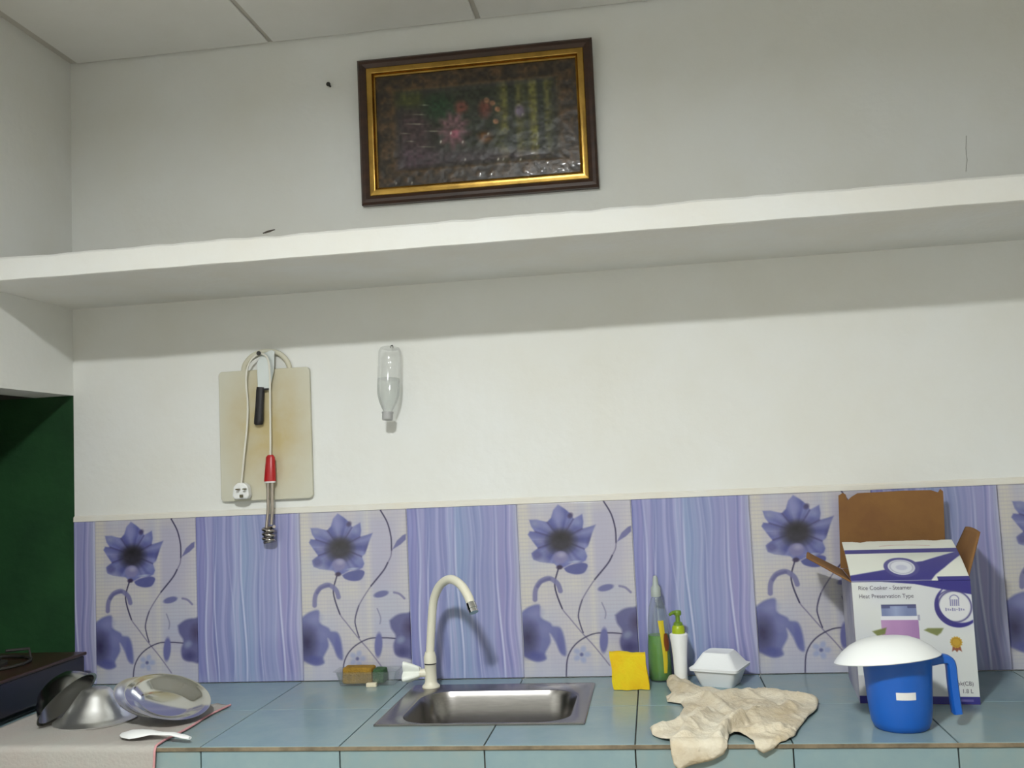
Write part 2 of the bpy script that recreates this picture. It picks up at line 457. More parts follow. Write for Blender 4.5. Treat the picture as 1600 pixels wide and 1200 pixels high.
def paint_streak(s, t):
    sway = .018 * np.sin(t * 5.0 + 1) + .022 * (t ** 2) + .007 * np.sin(t * 13 + s * 9)
    x = s - sway
    c = np.zeros(s.shape + (3,)); c[:] = (128, 136, 190)
    a = n1(x * 13 + 7, 31) + .018 * np.sin(t * 6)
    blend(c, np.clip(a * 2.2 - .7, 0, 1), (158, 158, 204), .8)
    blend(c, np.clip(n1(x * 10 + t * .8, 32) * 2.4 - 1.2, 0, 1), (134, 158, 196), .7)
    blend(c, np.clip(n1(x * 9 - t * .6 + 30, 33) * 2.4 - 1.3, 0, 1), (150, 136, 190), .7)
    blend(c, np.clip(n1(x * 42 + 2, 34) * 2 - .9, 0, 1), (104, 112, 172), .55)
    blend(c, np.clip(n1(x * 60 + 2 + t * .5, 35) * 2 - 1.05, 0, 1), (178, 178, 214), .6)
    blend(c, np.clip(1 - s / .14, 0, 1), (100, 108, 180), .55)
    for x_, k, w_, a_ in [(.10, 1, .012, .0), (.19, .9, .010, 1.2), (.46, 1, .013, 2.1), (.62, .6, .008, .4), (.82, 1, .014, 1.5), (.35, .5, .008, 3.0)]:
        xc = x_ + .016 * np.sin(t * 6.5 + a_) - .05 * np.clip(.55 - t, 0, 1) * (x_ > .3)
        blend(c, np.clip(1 - np.abs(s - xc) / w_, 0, 1) * np.clip(.25 + t * 1.2, 0, 1), (192, 194, 222), k)
        blend(c, np.clip(1 - np.abs(s - xc + .018) / .011, 0, 1), (98, 106, 170), .45 * k)
    blend(c, np.clip((s - .93) / .07, 0, 1), (182, 184, 196), .5)
    blend(c, np.clip((t - .93) / .07, 0, 1), (146, 156, 196), .4)
    return tone(c)


M_print = vmat('tile_print', .20, .5)
M_tside = mat('tile_body', (.6, .55, .5), .8)


def wall_tile(s0, s1, fn):
    g = .0003; wd = (s1 - s0) * TW; nx = max(12, int(round(wd / .0016))); ny = 280; th = .007
    sx = np.linspace(0, 1, nx); tz = np.linspace(0, 1, ny)
    XX, ZZ = np.meshgrid(g + sx * (wd - 2 * g), TH - tz * TH)
    SS, TT = np.meshgrid(s0 + sx * (s1 - s0), tz)
    edge = np.minimum(np.minimum(XX - g, wd - g - XX), np.minimum(ZZ, TH - ZZ))
    YY = -th + np.where(edge < .0008, .0004, 0.0)
    rim = edge < 1e-6; YY = np.where(rim, 0.0, YY)
    return printed_grid('tile', np.stack([XX, YY, ZZ], -1), fn(SS, TT), M_print)


f_full = wall_tile(0, 1, paint_flower); s_full = wall_tile(0, 1, paint_streak)
o = link('tile', wall_tile(1 - X0 / TW, 1, paint_streak), wall_back); o.location = (0, 0, 0)
for k in range(12):
    x = X0 + k * TW
    if x + TW > RX: break
    o = link('tile', f_full if k % 2 == 0 else s_full, wall_back); o.location = (x, 0, 0)
MB().prism([(-.0062, TH), (-.0056, TH + .0125), (0, TH + .0165), (.002, TH)], 0, RX, 'x').build('grout_strip', M_cream, wall_back)
# hairline crack above the shelf
cr = [W(1510, 212), W(1509, 232), W(1511, 250), W(1509, 268)]
MB().tube([(q[0], -.0004, q[2]) for q in cr], 0.0007, 5).build('crack', mat('crack_grey', (.32, .31, .28), .9), wall_back)

# ================================================================== COUNTER
counter = thing('kitchen_counter', (1.3, -.3, -H), 'blue-grey tiled kitchen counter with brown grouted front edge', 'counter')
XG = .0609; CX0, CX1 = -.942, RX - .008
HX0, HX1, HY0, HY1 = 1.004, 1.440, -.452, -.098      # cut-out for the sink
tt = .008
m = MB()
m.box(CX0, HX0, -DCO + .012, -.001, -.09, -tt); m.box(HX1, CX1, -DCO + .012, -.001, -.09, -tt)
m.box(HX0, HX1, -DCO + .012, HY0, -.09, -tt); m.box(HX0, HX1, HY1, -.001, -.09, -tt)
m.build('slab', M_grout, counter)
m = MB(); m.box(CX0, CX1, -DCO + .012, -DCO + .09, -H, -.09)
for x in (.55, 1.85, 2.9): m.box(x, x + .09, -DCO + .09, -.01, -H, -.09)
m.build('support_wall', M_conc, counter)
g = .0013
ccols = [XG + .3 * k for k in range(-4, 14)]
rows = [(-DCO, -DCO + .3), (-DCO + .3, -.0072)]
shared = {}
for i in range(len(ccols) - 1):
    a0, a1 = max(ccols[i], CX0) + g, min(ccols[i + 1], CX1) - g
    if a1 - a0 < .01: continue
    for j, (b0, b1) in enumerate(rows):
        c0, c1 = b0 + (g if j else 0), b1 - g
        mm = M_ctile if (i + j) % 2 else M_ctile2
        if a1 > HX0 and a0 < HX1 and c1 > HY0 and c0 < HY1:      # tile cut to an L round the sink
            lx, rx = a0 < HX0, a1 > HX1
            if lx and j == 0: poly = [(a0, c0), (a1, c0), (a1, HY0), (HX0, HY0), (HX0, c1), (a0, c1)]
            elif lx: poly = [(a0, c0), (HX0, c0), (HX0, HY1), (a1, HY1), (a1, c1), (a0, c1)]
            elif j == 0: poly = [(a0, c0), (a1, c0), (a1, c1), (HX1, c1), (HX1, HY0), (a0, HY0)]
            else: poly = [(a0, HY1), (HX1, HY1), (HX1, c0), (a1, c0), (a1, c1), (a0, c1)]
            MB().prism(poly, -tt, 0, 'z').build('tile', mm, counter, bevel=.0008, seg=1)
        else:
            key = (round(a1 - a0, 4), j, mm.name)
            if key not in shared:
                shared[key] = MB().box(-(a1 - a0) / 2, (a1 - a0) / 2, -(c1 - c0) / 2, (c1 - c0) / 2, -tt, 0).mesh('tile', mm, bevel=.0008, seg=1)
            o = link('tile', shared[key], counter); B = BASE[counter.name]
            o.location = ((a0 + a1) / 2 - B[0], (c0 + c1) / 2 - B[1], -B[2])
    key = (round(a1 - a0, 4), 'front', i % 2)
    if key not in shared:
        shared[key] = MB().box(-(a1 - a0) / 2, (a1 - a0) / 2, -.004, .004, -.30, 0).mesh('tile', M_ctile if i % 2 else M_ctile2, bevel=.0008, seg=1)
    o = link('tile', shared[key], counter); B = BASE[counter.name]
    o.location = ((a0 + a1) / 2 - B[0], -DCO + .006 - B[1], -.0095 - B[2])
MB().box(CX0, CX1, -DCO - .0015, -DCO + .006, -.0095, -.0012).build('edge_grout', M_edge, counter, bevel=.001, seg=1)

# ------------------------------------------------------------------ sink
def rrect(x0, x1, y0, y1, r_, z, n=8):
    out = []
    for cx, cy, a0 in ((x1 - r_, y1 - r_, 0), (x0 + r_, y1 - r_, 90), (x0 + r_, y0 + r_, 180), (x1 - r_, y0 + r_, 270)):
        for k in range(n + 1):
            a = R(a0 + 90 * k / n); out.append((cx + r_ * math.cos(a), cy + r_ * math.sin(a), z))
    return out


sx0, sx1, sy0, sy1 = .990, 1.453, -.464, -.086
sink = thing('kitchen_sink', (1.22, -.275, 0), 'rectangular stainless steel sink set into the tiled counter', 'sink')
bx0, bx1, by0, by1 = 1.036, 1.418, -.446, -.148
m = MB()
m.rings([rrect(sx0, sx1, sy0, sy1, .006, .0003), rrect(sx0, sx1, sy0, sy1, .006, .003), rrect(sx0 + .003, sx1 - .003, sy0 + .003, sy1 - .003, .006, .0048),
         rrect(sx0 + .008, sx1 - .008, sy0 + .008, sy1 - .008, .008, .0042),
         rrect(bx0 - .006, bx1 + .006, by0 - .006, by1 + .006, .080, .0036), rrect(bx0, bx1, by0, by1, .075, .001),
         rrect(bx0 + .007, bx1 - .007, by0 + .007, by1 - .007, .070, -.012), rrect(bx0 + .014, bx1 - .014, by0 + .014, by1 - .014, .066, -.07),
         rrect(bx0 + .022, bx1 - .022, by0 + .022, by1 - .022, .060, -.125), rrect(bx0 + .035, bx1 - .035, by0 + .035, by1 - .035, .052, -.142),
         rrect(bx0 + .06, bx1 - .06, by0 + .06, by1 - .06, .04, -.148), rrect(bx0 + .15, bx1 - .15, by0 + .11, by1 - .11, .03, -.152)], False, True)
basin = m.build('basin', M_steel_b, sink, smooth=35)
dr = MB().lathe([(.042, -.1495), (.042, -.147), (.036, -.147), (.030, -.1515), (.012, -.1515), (.006, -.149), (.0005, -.149)], (1.227, -.297, 0), 28)
dr.build('drain', M_steel, basin, smooth=40)

# ------------------------------------------------------------------ tap
fx, fy = 1.040, -.112
tap = thing('kitchen_tap', (fx, fy, .0045), 'ivory plastic gooseneck tap with chrome tip standing on the sink corner', 'tap')
MB().lathe([(.0225, .0045), (.0225, .008), (.0165, .014), (.0150, .020), (.0150, .0605), (.0158, .0615)], (fx, fy, 0), 28).build('body', M_cplast, tap, smooth=40)
MB().lathe([(.0152, .0615), (.0152, .0645)], (fx, fy, 0), 28).build('ring', M_dark, tap, smooth=40)
MB().lathe([(.0160, .0645), (.0160, .080), (.0140, .086), (.0125, .092)], (fx, fy, 0), 28).build('collar', M_cplast, tap, smooth=40)
gp = spline([(fx, fy, .085)] + [tuple(W(u, v, y)) for u, v, y in [(673.5, 990, -.113), (676, 950, -.118), (680, 930, -.127), (689, 913, -.145), (704, 905, -.172), (720, 914, -.203), (731, 931, -.224), (736, 944, -.234)]], 8)
MB().tube(gp, .0108, 16).build('spout', M_cplast, tap, smooth=60)
d_ = (gp[-1] - gp[-3]).normalized(); e_ = gp[-1]
tip = MB().tube([e_ - d_ * .003, e_ + d_ * .002, e_ + d_ * .012, e_ + d_ * .013, e_ + d_ * .022], [.0122, .0128, .0128, .0118, .0118], 20).build('aerator', M_chrome, tap, smooth=40)
m = MB().tube([(fx - .010, fy, .040), (fx - .030, fy - .002, .040)], .0105, 16)
m.build('valve_stem', M_cplast, tap, smooth=40)
rs = []
for (dx, sc) in ((-.026, .55), (-.034, .72), (-.048, .95), (-.060, 1.12), (-.066, 1.16), (-.068, 1.05)):
    ring = []
    for k in range(48):
        a = 2 * math.pi * k / 48
        rr = (.0200 + .0085 * math.cos(4 * a)) * sc
        ring.append((fx + dx, fy - .004 + rr * math.cos(a + .5), .043 + rr * math.sin(a + .5)))
    rs.append(ring)
MB().rings(rs).build('knob', mat('white_knob', (.80, .82, .76), .35), tap, smooth=50)

# ------------------------------------------------------------------ gas stove in the alcove
stove = thing('gas_stove', (-.22, -.31, 0), 'dark navy two-burner gas stove standing in the green alcove', 'stove')
q0, q1, p0, p1 = -.56, .093, -.52, -.105
MB().box(q0, q1, p0, p1, .018, .100).build('body', M_navy, stove, bevel=.006)
MB().box(q0 - .004, q1 + .004, p0 - .004, p1 + .004, .100, .1085).build('top_plate', M_stovetop, stove, bevel=.003)
for x in (q0 + .04, q1 - .05):
    for y in (p0 + .04, p1 - .04):
        MB().lathe([(.016, 0), (.014, .018)], (x, y, 0), 14).build('foot', M_black, stove)
for x in (-.40, -.075):
    bu = MB().lathe([(.055, .1085), (.055, .116), (.04, .120), (.04, .128), (.032, .132), (.0005, .133)], (x, -.28, 0), 28).build('burner', M_dark, stove, smooth=40)
    m = MB()
    for a in range(4):
        c_, s_ = math.cos(a * math.pi / 2 + .78), math.sin(a * math.pi / 2 + .78)
        m.tube([(x + c_ * .11, -.28 + s_ * .11, .1085), (x + c_ * .105, -.28 + s_ * .105, .138), (x + c_ * .05, -.28 + s_ * .05, .140)], .004, 8)
    m.tube([(x + .108 * math.cos(k * .3927), -.28 + .108 * math.sin(k * .3927), .113) for k in range(17)], .004, 8)
    m.build('pan_support', M_dark, stove, smooth=60)
    kb = MB().lathe([(.018, 0), (.018, .014), (.015, .018)], (0, 0, 0), 20, Matrix.Rotation(R(90), 3, 'X'))
    kb.v = [(a + x, b + p0, c + .058) for a, b, c in kb.v]; kb.build('knob', M_black, stove, smooth=40)
MB().box(q1 + .0002, q1 + .0022, p0 + .030, p0 + .044, .030, .092).build('side_trim', M_chrome, stove, bevel=.0008, seg=1)

# ================================================================== WALL HANGINGS
# picture
pc = [W(556, 97, -.022), W(922, 60, -.022), W(938, 290, -.022), W(568, 321, -.022)]
pcx, pcz = sum(q[0] for q in pc) / 4, sum(q[2] for q in pc) / 4
PW_, PH_ = .652, .408
pic = thing('framed_picture', (pcx, 0, pcz), 'dark floral relief picture in a brown and gold frame hung on the upper wall', 'picture')
pic.rotation_euler = (R(1.2), 0, R(0)); pic.location.y = -.004
pic.rotation_euler.y = R(.35)


def ring_rails(pname, w0, h0, w1, h1, prof, material):
    """mitred rails between an outer (w0,h0) and inner (w1,h1) rectangle; prof = [(u 0..1 outer->inner, y)]"""
    cs = [(-1, -1), (1, -1), (1, 1), (-1, 1)]
    for k in range(4):
        a, b = cs[k], cs[(k + 1) % 4]; rs_ = []
        for c_ in (a, b):
            ring = []
            for u_, y_ in prof:
                ww, hh = w0 + (w1 - w0) * u_, h0 + (h1 - h0) * u_
                ring.append((pcx + c_[0] * ww / 2, y_, pcz + c_[1] * hh / 2))
            rs_.append(ring)
        MB().rings(rs_).build(pname, material, pic, smooth=30)


M_brown = mat('frame_brown', (.046, .016, .007), .42, var=.5, vscale=12, stretch=(1, 1, 4), coat=.2)
M_gold = mat('frame_gold', (.56, .34, .08), .26, .9, var=.35, vscale=20)
ring_rails('frame_rail', PW_, PH_, PW_ - .048, PH_ - .048, [(0, 0), (0, -.020), (.25, -.026), (.6, -.027), (1, -.021), (1, 0)], M_brown)
ring_rails('gold_slip', PW_ - .048, PH_ - .048, PW_ - .083, PH_ - .083, [(0, 0), (0, -.0205), (.12, -.0222), (.45, -.0230), (.80, -.0235), (.95, -.0225), (1, -.019), (1, 0)], M_gold)
ring_rails('inner_slip', PW_ - .083, PH_ - .083, PW_ - .096, PH_ - .096, [(0, 0), (0, -.013), (.5, -.0155), (1, -.012), (1, 0)], M_gold)


def paint_picture(s, t):                       # zoom frame of the photo: 1600 x 1091
    px = 235 + s * 1180 + 30 * t; py = 285 - 115 * s + t * 640
    c = np.zeros(s.shape + (3,)); c[:] = (44, 38, 32)
    nz = n2(s * 30, t * 18, 7); nz2 = n2(s * 70, t * 42, 8)
    u, v = s * 2 - 1, t * 2 - 1
    inner = (np.abs(u) < .80) & (np.abs(v) < .70)
    isoft = np.clip((1.06 - np.maximum(np.abs(u) / .80, np.abs(v) / .70)) / .16, 0, 1)
    # carved border with scrolls
    blend(c, (~inner).astype(float) * np.clip(nz * 1.6 - .5, 0, 1), (78, 58, 38), .75)
    for k in range(18):
        a = k / 18 * 2 * math.pi; cx, cy = .9 * math.cos(a), .86 * math.sin(a)
        cx = max(-.9, min(.9, cx * 1.25)); cy = max(-.85, min(.85, cy * 1.25))
        rr = np.hypot((u - cx) * 1.6, v - cy)
        blend(c, np.clip(1 - np.abs(rr - .10) / .03, 0, 1) * (~inner), (90, 68, 46), .35)
    fr_ = np.maximum(np.abs(u) / .80, np.abs(v) / .70)
    blend(c, np.clip(1 - np.abs(fr_ - 1.04) / .07, 0, 1), (80, 60, 36), .6)
    # the inner scene
    i_ = isoft
    blend(c, i_, (38, 42, 32), .9)
    blend(c, i_ * np.clip((px - 940) / 60, 0, 1) * np.clip((1300 - px) / 60, 0, 1) * np.clip(n1(s * 28, 5) * 1.7 - .3, 0, 1), (104, 100, 46), .8)
    blend(c, i_ * np.clip((640 - px) / 120, 0, 1) * np.clip((py - 430) / 100, 0, 1), (66, 48, 54), .75)
    blend(c, i_ * np.clip((py - 660) / 60, 0, 1), (70, 56, 66), .6)
    blend(c, i_ * ell(px, py, 620, 460, 130, 110, 0, .8), (26, 52, 30), .9)
    blend(c, i_ * np.clip((py - 300) / 40, 0, 1) * np.clip((470 - py) / 40, 0, 1) * np.clip((540 - px) / 60, 0, 1), (70, 74, 34), .7)
    for k in range(9):
        a = k * .7 + .2
        blend(c, i_ * ell(px, py, 705 + 58 * math.cos(a), 580 + 66 * math.sin(a), 66, 34, math.degrees(a), .9), (122, 84, 94), .75)
    blend(c, i_ * ell(px, py, 715, 605, 40, 36, 0, .6), (138, 76, 92), .8)
    blend(c, i_ * ell(px, py, 750, 450, 55, 50, 0, .6), (92, 52, 44), .9)
    blend(c, i_ * ell(px, py, 890, 460, 52, 70, 0, .6), (96, 52, 42), .9)
    blend(c, i_ * ell(px, py, 890, 620, 60, 48, 0, .6), (90, 60, 36), .9)
    for (x_, y_) in [(935, 425), (965, 460), (955, 530), (900, 410)]: blend(c, i_ * ell(px, py, x_, y_, 22, 20, 0, .5), (128, 92, 66))
    blend(c, i_ * ell(px, py, 1095, 470, 40, 50, 0, .6), (104, 92, 112), .9)
    blend(c, i_ * ell(px, py, 1030, 640, 70, 70, 0, .7), (40, 44, 42), .8)
    for (x_, y_, l_) in [(500, 495, 50), (480, 550, 80), (420, 605, 40), (590, 590, 70), (530, 440, 40), (545, 680, 60), (1000, 770, 90), (450, 650, 40)]:
        blend(c, i_ * np.clip(1 - np.abs(py - y_) / 6, 0, 1) * np.clip(1 - np.abs(px - x_) / l_, 0, 1), (140, 142, 122), .8)
    for (x_, y_) in [(775, 750), (970, 745), (1000, 745), (1100, 745), (1195, 655), (690, 600), (760, 650), (910, 600), (1110, 490), (365, 895), (460, 890), (630, 650)]:
        blend(c, ell(px, py, x_, y_, 8, 14, 20, .9), (170, 168, 160), .8)  # glints of the embossed surface, painted into the colour
    c *= (.75 + .5 * nz2)[..., None]
    hgt = .0010 * nz + .0004 * nz2 + (1 - isoft) * .0015
    return lin(np.clip(c, 0, 255)) * 1.35, hgt


nx, ny = 300, 180; sw, sh = PW_ - .096, PH_ - .096
SS, TT = np.meshgrid(np.linspace(0, 1, nx), np.linspace(0, 1, ny))
pcol, ph = paint_picture(SS, TT)
P = np.stack([(SS - .5) * sw, -.004 - ph, (.5 - TT) * sh], -1)
link('relief_image', printed_grid('relief_image', P, pcol, vmat('picture_print', .32, .4, coat=.15)), pic)
MB().box(pcx - PW_ / 2 + .01, pcx + PW_ / 2 - .01, -.002, 0, pcz - PH_ / 2 + .01, pcz + PH_ / 2 - .01).build('backing', M_brown, pic)

# nails
def nail(p, label, ln=.02, r_=.0022):
    o_ = MB().lathe([(r_, 0), (r_, ln - .002), (r_ * 2.2, ln - .002), (r_ * 2.2, ln)], (0, 0, 0), 12, Matrix.Rotation(R(90), 3, 'X'))
    o_ = o_.build('nail', M_dark, smooth=40); o_.location = (p[0], 0, p[2] + H); tag(o_, label, 'nail')
nail(W(408, 553, -.03), 'dark nail in the wall that the board and heater cord hang from', .048, .0028)
q = W(516, 135); nail(q, 'small bare nail stub in the wall beside the framed picture', .018, .0028)

# cutting board
cb = [W(343, 583, -.012), W(485, 572, -.012), W(488, 778, -.012), W(345, 786, -.012)]
bd = thing('cutting_board', (.576, -.006, .49), 'stained white plastic cutting board hanging on the wall', 'cutting board')
bw0, bw1, bz0, bz1 = .444, .708, .489, .849
def rrect2(x0, x1, z0, z1, r_, n=6):
    return [(a, b) for a, b, _ in rrect(x0, x1, z0, z1, r_, 0, n)]
M_board = mat('board_plastic', alb(196, 194, 180), .45)
nt = M_board.node_tree; N_ = nt.nodes; L_ = nt.links
tc = N_.new('ShaderNodeTexCoord'); mp = N_.new('ShaderNodeMapping'); mp.inputs['Location'].default_value = (-.01, 0, -.20); L_.new(tc.outputs['Object'], mp.inputs[0])
mp2 = N_.new('ShaderNodeMapping'); mp2.inputs['Scale'].default_value = (6.2, 0, 4.2); L_.new(mp.outputs[0], mp2.inputs[0])
gr = N_.new('ShaderNodeTexGradient'); gr.gradient_type = 'SPHERICAL'; L_.new(mp2.outputs[0], gr.inputs[0])
nz = N_.new('ShaderNodeTexNoise'); nz.inputs['Scale'].default_value = 16; nz.inputs['Detail'].default_value = 5; L_.new(tc.outputs['Object'], nz.inputs['Vector'])
mu = N_.new('ShaderNodeMath'); mu.operation = 'MULTIPLY'; L_.new(gr.outputs['Fac'], mu.inputs[0]); L_.new(nz.outputs[0], mu.inputs[1])
rp = N_.new('ShaderNodeValToRGB'); rp.color_ramp.elements[0].position = .02; rp.color_ramp.elements[1].position = .46
rp.color_ramp.elements[0].color = (*alb(194, 192, 176), 1); rp.color_ramp.elements[1].color = (*alb(182, 166, 122), 1)
L_.new(mu.outputs[0], rp.inputs[0]); L_.new(rp.outputs[0], N_['Principled BSDF'].inputs['Base Color'])
MB().prism(rrect2(bw0, bw1, bz0, bz1, .012), -.0135, -.0015).build('plate', M_board, bd, bevel=.0025)
hp = spline([(.516, -.0075, .846), (.522, -.0075, .868), (.545, -.0075, .890), (.582, -.0075, .899), (.620, -.0075, .891), (.643, -.0075, .868), (.650, -.0075, .846)], 6)
MB().tube(hp, .0075, 12, flat=(.75, 1.0)).build('handle', M_board, bd, smooth=60)

# knife
kn = thing('kitchen_knife', (.575, -.026, .69), 'kitchen knife with black handle hanging blade up before the cutting board', 'knife')
ky = -.026
bl = [W(u, v, ky) for u, v in [(403, 607), (402, 585), (402, 566), (408, 554), (424, 547), (429, 549), (428, 580), (421, 609)]]
MB().prism([(q[0], q[2]) for q in bl], ky - .0008, ky + .0008).build('blade', mat('blade_steel', (.62, .66, .66), .35, .8), kn, bevel=.0004, seg=1)
h0, h1 = W(407, 605, ky), W(404, 664, ky)
m = MB().tube([(h0[0], ky, h0[2]), (h0[0] - .001, ky, h0[2] - .01), (.5 * (h0[0] + h1[0]), ky, .5 * (h0[2] + h1[2])), (h1[0] + .001, ky, h1[2] + .012), (h1[0], ky, h1[2] + .003), (h1[0], ky, h1[2])], [.011, .0118, .0118, .0135, .013, .009], 14, flat=(.62, 1))
hd = m.build('handle', M_black, kn, smooth=50)
c0 = W(414, 608.5, ky); MB().box(c0[0] - .006, c0[0] + .012, ky - .0035, ky + .0035, c0[2] - .002, c0[2] + .003).build('bolster', M_black, kn, bevel=.001)

# immersion heater with cord and plug
ih = thing('immersion_heater', (.595, -.03, .37), 'immersion water heater with red handle hanging by its white cord', 'heater')
cy = -.037
cp = [W(u, v, cy) for u, v in [(377, 757), (381, 715), (386, 665), (387, 630), (384.5, 600), (386, 578), (393, 562), (404, 553.5), (413, 554.5), (419, 563), (421.5, 585), (422, 630), (422.5, 680), (422.5, 714)]]
MB().tube(spline([tuple(q) for q in cp], 6), .0028, 8).build('cord', mat('cord_white', (.74, .72, .64), .5), ih, smooth=60)
a, b = W(422.5, 711, cy), W(422, 752, cy)
MB().tube([tuple(a), (a[0], cy, a[2] - .006), (b[0], cy, b[2] + .006), tuple(b)], [.008, .0125, .0165, .017], 18, flat=(.7, 1)).build('grip', mat('red_plastic', (.42, .012, .014), .35), ih, smooth=40)
MB().tube([(b[0], cy, b[2]), (b[0], cy, b[2] - .004)], [.0155, .0155], 16, flat=(.7, 1)).build('grip_base', M_wplast, ih, smooth=40)
b2 = W(422, 800, cy); b3 = W(420, 836, cy)
m = MB().tube([(b[0] - .0055, cy, b[2] - .004), (b2[0] - .006, cy, b2[2]), (b3[0] - .006, cy, b3[2] + .02)], .0042, 10)
m.tube([(b[0] + .0055, cy, b[2] - .004), (b2[0] + .006, cy, b2[2]), (b3[0] + .008, cy, b3[2] + .028)], .0042, 10)
m.build('tube', mat('heater_tube', (.50, .44, .38), .35, .8), ih, smooth=60)
cpts = [(b3[0] + .0155 * math.cos(k * .35), cy + .012 * math.sin(k * .35) * .9, b3[2] + .022 - .042 * k / 62) for k in range(63)]
MB().tube(cpts, .0045, 10).build('coil', mat('coil_steel', (.42, .38, .36), .18, 1.0), ih, smooth=60)
pq = W(379, 767, -.03)
m = MB().prism([(pq[0] + a_ * .024, pq[2] + b_ * .022) for a_, b_ in [(-1, -.6), (-.75, -1), (.75, -1), (1, -.6), (.85, .55), (.4, 1), (-.4, 1), (-.85, .55)]], -.045, -.020)
pl = m.build('plug', M_wplast, ih, bevel=.004)
MB().box(pq[0] - .006, pq[0] + .006, -.0201, -.0136, pq[2] - .006, pq[2] + .006).build('plug_back', M_wplast, ih)
M_pin = mat('pin_brass', (.16, .14, .08), .35, .7)
for dx, dz, ww, hh in ((-.004, .005, .0075, .0035), (.0155, .005, .0065, .0035), (.006, -.0135, .0045, .008)):
    MB().box(pq[0] + dx - ww / 2, pq[0] + dx + ww / 2, -.060, -.045, pq[2] + dz - hh / 2, pq[2] + dz + hh / 2).build('pin', M_pin, pl, bevel=.0006, seg=1)

# clear bottle hung upside down
wb = thing('plastic_bottle', (.936, -.034, .89), 'clear plastic bottle half full of water fixed upside down on the wall', 'bottle')
M_clear = clear('clear_plastic', (.985, .99, .99), .07, .10, .12, (.88, .89, .88))
M_water = clear('water', (.965, .975, .97), .03, .03, .10, (.72, .74, .72))
mt = Matrix.Translation((.944, -.0345, .885)) @ Matrix.Rotation(R(-8.0), 4, 'X') @ Matrix.Rotation(R(2.0), 4, 'Y')
prof = [(.001, -.004), (.018, -.001), (.026, -.003), (.030, -.012), (.0305, -.045), (.0295, -.050), (.0305, -.055), (.0305, -.110), (.029, -.130), (.024, -.150), (.017, -.166), (.0125, -.174), (.0125, -.182)]
MB().lathe(prof, n=28, close1=False).xf(mt).build('shell', M_clear, wb, smooth=50)
MB().lathe([(.0001, -.088), (.0297, -.088), (.0297, -.110), (.0282, -.130), (.0232, -.150), (.0162, -.166), (.0118, -.174), (.0118, -.1815)], n=28).xf(mt).build('water', M_water, wb, smooth=50)
MB().lathe([(.0155, -.178), (.0155, -.181), (.0145, -.181), (.0145, -.197), (.0135, -.199)], n=24).xf(mt).build('cap', mat('grey_cap', (.42, .42, .42), .4), wb, smooth=40)
MB().tube([(.944, -.0005, .889), (.944, -.012, .893), (.944, -.026, .889), (.944, -.03, .884)], .0016, 8).build('hook', M_dark, wb, smooth=60)

# small dead leaf on the shelf's edge
q = W(418, 364, -DSH + .01)
o = MB().prism([(0, 0), (.006, .004), (.016, .006), (.03, .003), (.018, -.002), (.008, -.003)], 0, .002, 'z').build('dry_leaf', mat('dry_leaf', (.05, .04, .03), .8))
o.location = (q[0] - .012, -DSH + .012, ZST + .008 + H); tag(o, 'tiny dark dry leaf lying on the front edge of the shelf', 'leaf')
o.rotation_euler = (R(40), R(-10), 0)

# ================================================================== LEFT: mat, pots, spoon
def cloth(name, outline, hfun, material, step=.006, thick=.0022, label='', cat='cloth', base=None, edgez=-DCO - .004, zoff=.0006):
    """outline in unrolled counter coordinates: y below the counter edge hangs down the front"""
    pts = [Vector(q) for q in outline]; n = len(pts)
    dense = []
    for i in range(n):
        a_, b_ = pts[i], pts[(i + 1) % n]; k = max(1, int((b_ - a_).length / (step * .8)))
        dense += [a_ + (b_ - a_) * (j / k) for j in range(k)]
    nb = len(dense); xs_ = [q.x for q in dense]; ys_ = [q.y for q in dense]
    gx, gy = np.meshgrid(np.arange(min(xs_), max(xs_), step), np.arange(min(ys_), max(ys_), step))
    gx = gx + (np.arange(gx.shape[0]) % 2)[:, None] * step * .5
    mk = poly_mask(gx, gy, [(q.x, q.y) for q in dense], 1e-6) > .5
    dd = seg_dist(gx, gy, [(q.x, q.y) for q in dense] + [(dense[0].x, dense[0].y)])
    mk &= dd > step * .55
    inner = [Vector((a_, b_)) for a_, b_ in zip(gx[mk], gy[mk])]
    vs, es, fs, *_ = delaunay_2d_cdt(dense + inner, [(i, (i + 1) % nb) for i in range(nb)], [], 1, 1e-6)
    out = []
    VX = np.array([q.x for q in vs]); VY = np.array([q.y for q in vs])
    bd_ = seg_dist(VX, VY, [(q.x, q.y) for q in dense] + [(dense[0].x, dense[0].y)])
    hh = hfun(VX, VY, bd_)
    rr = .006
    for x_, y_, h_ in zip(VX, VY, hh):
        s_ = edgez + rr - y_                           # >0: past the start of the rounded edge
        if s_ <= 0: out.append((x_, y_, zoff + h_))
        elif s_ < rr * math.pi / 2:
            a_ = s_ / rr; out.append((x_, edgez + rr - (rr + h_) * math.sin(a_), -rr + zoff + (rr + h_) * math.cos(a_)))
        else: out.append((x_, edgez - h_ - .0, -rr + zoff - (s_ - rr * math.pi / 2)))
    b_ = np.array(base)
    me = bpy.data.meshes.new(name)
    me.from_pydata([(q[0] - b_[0], q[1] - b_[1], q[2] - b_[2]) for q in out], [], [tuple(f) for f in fs])
    bm = bmesh.new(); bm.from_mesh(me); bmesh.ops.recalc_face_normals(bm, faces=bm.faces)
    if sum(f.normal.z for f in bm.faces) < 0: bmesh.ops.reverse_faces(bm, faces=bm.faces)
    bm.to_mesh(me); bm.free()
    me.polygons.foreach_set('use_smooth', [True] * len(me.polygons)); me.materials.append(material)
    o_ = link(name, me, None, base)
    md = o_.modifiers.new('thick', 'SOLIDIFY'); md.thickness = thick; md.offset = 1
    return tag(o_, label, cat), dense


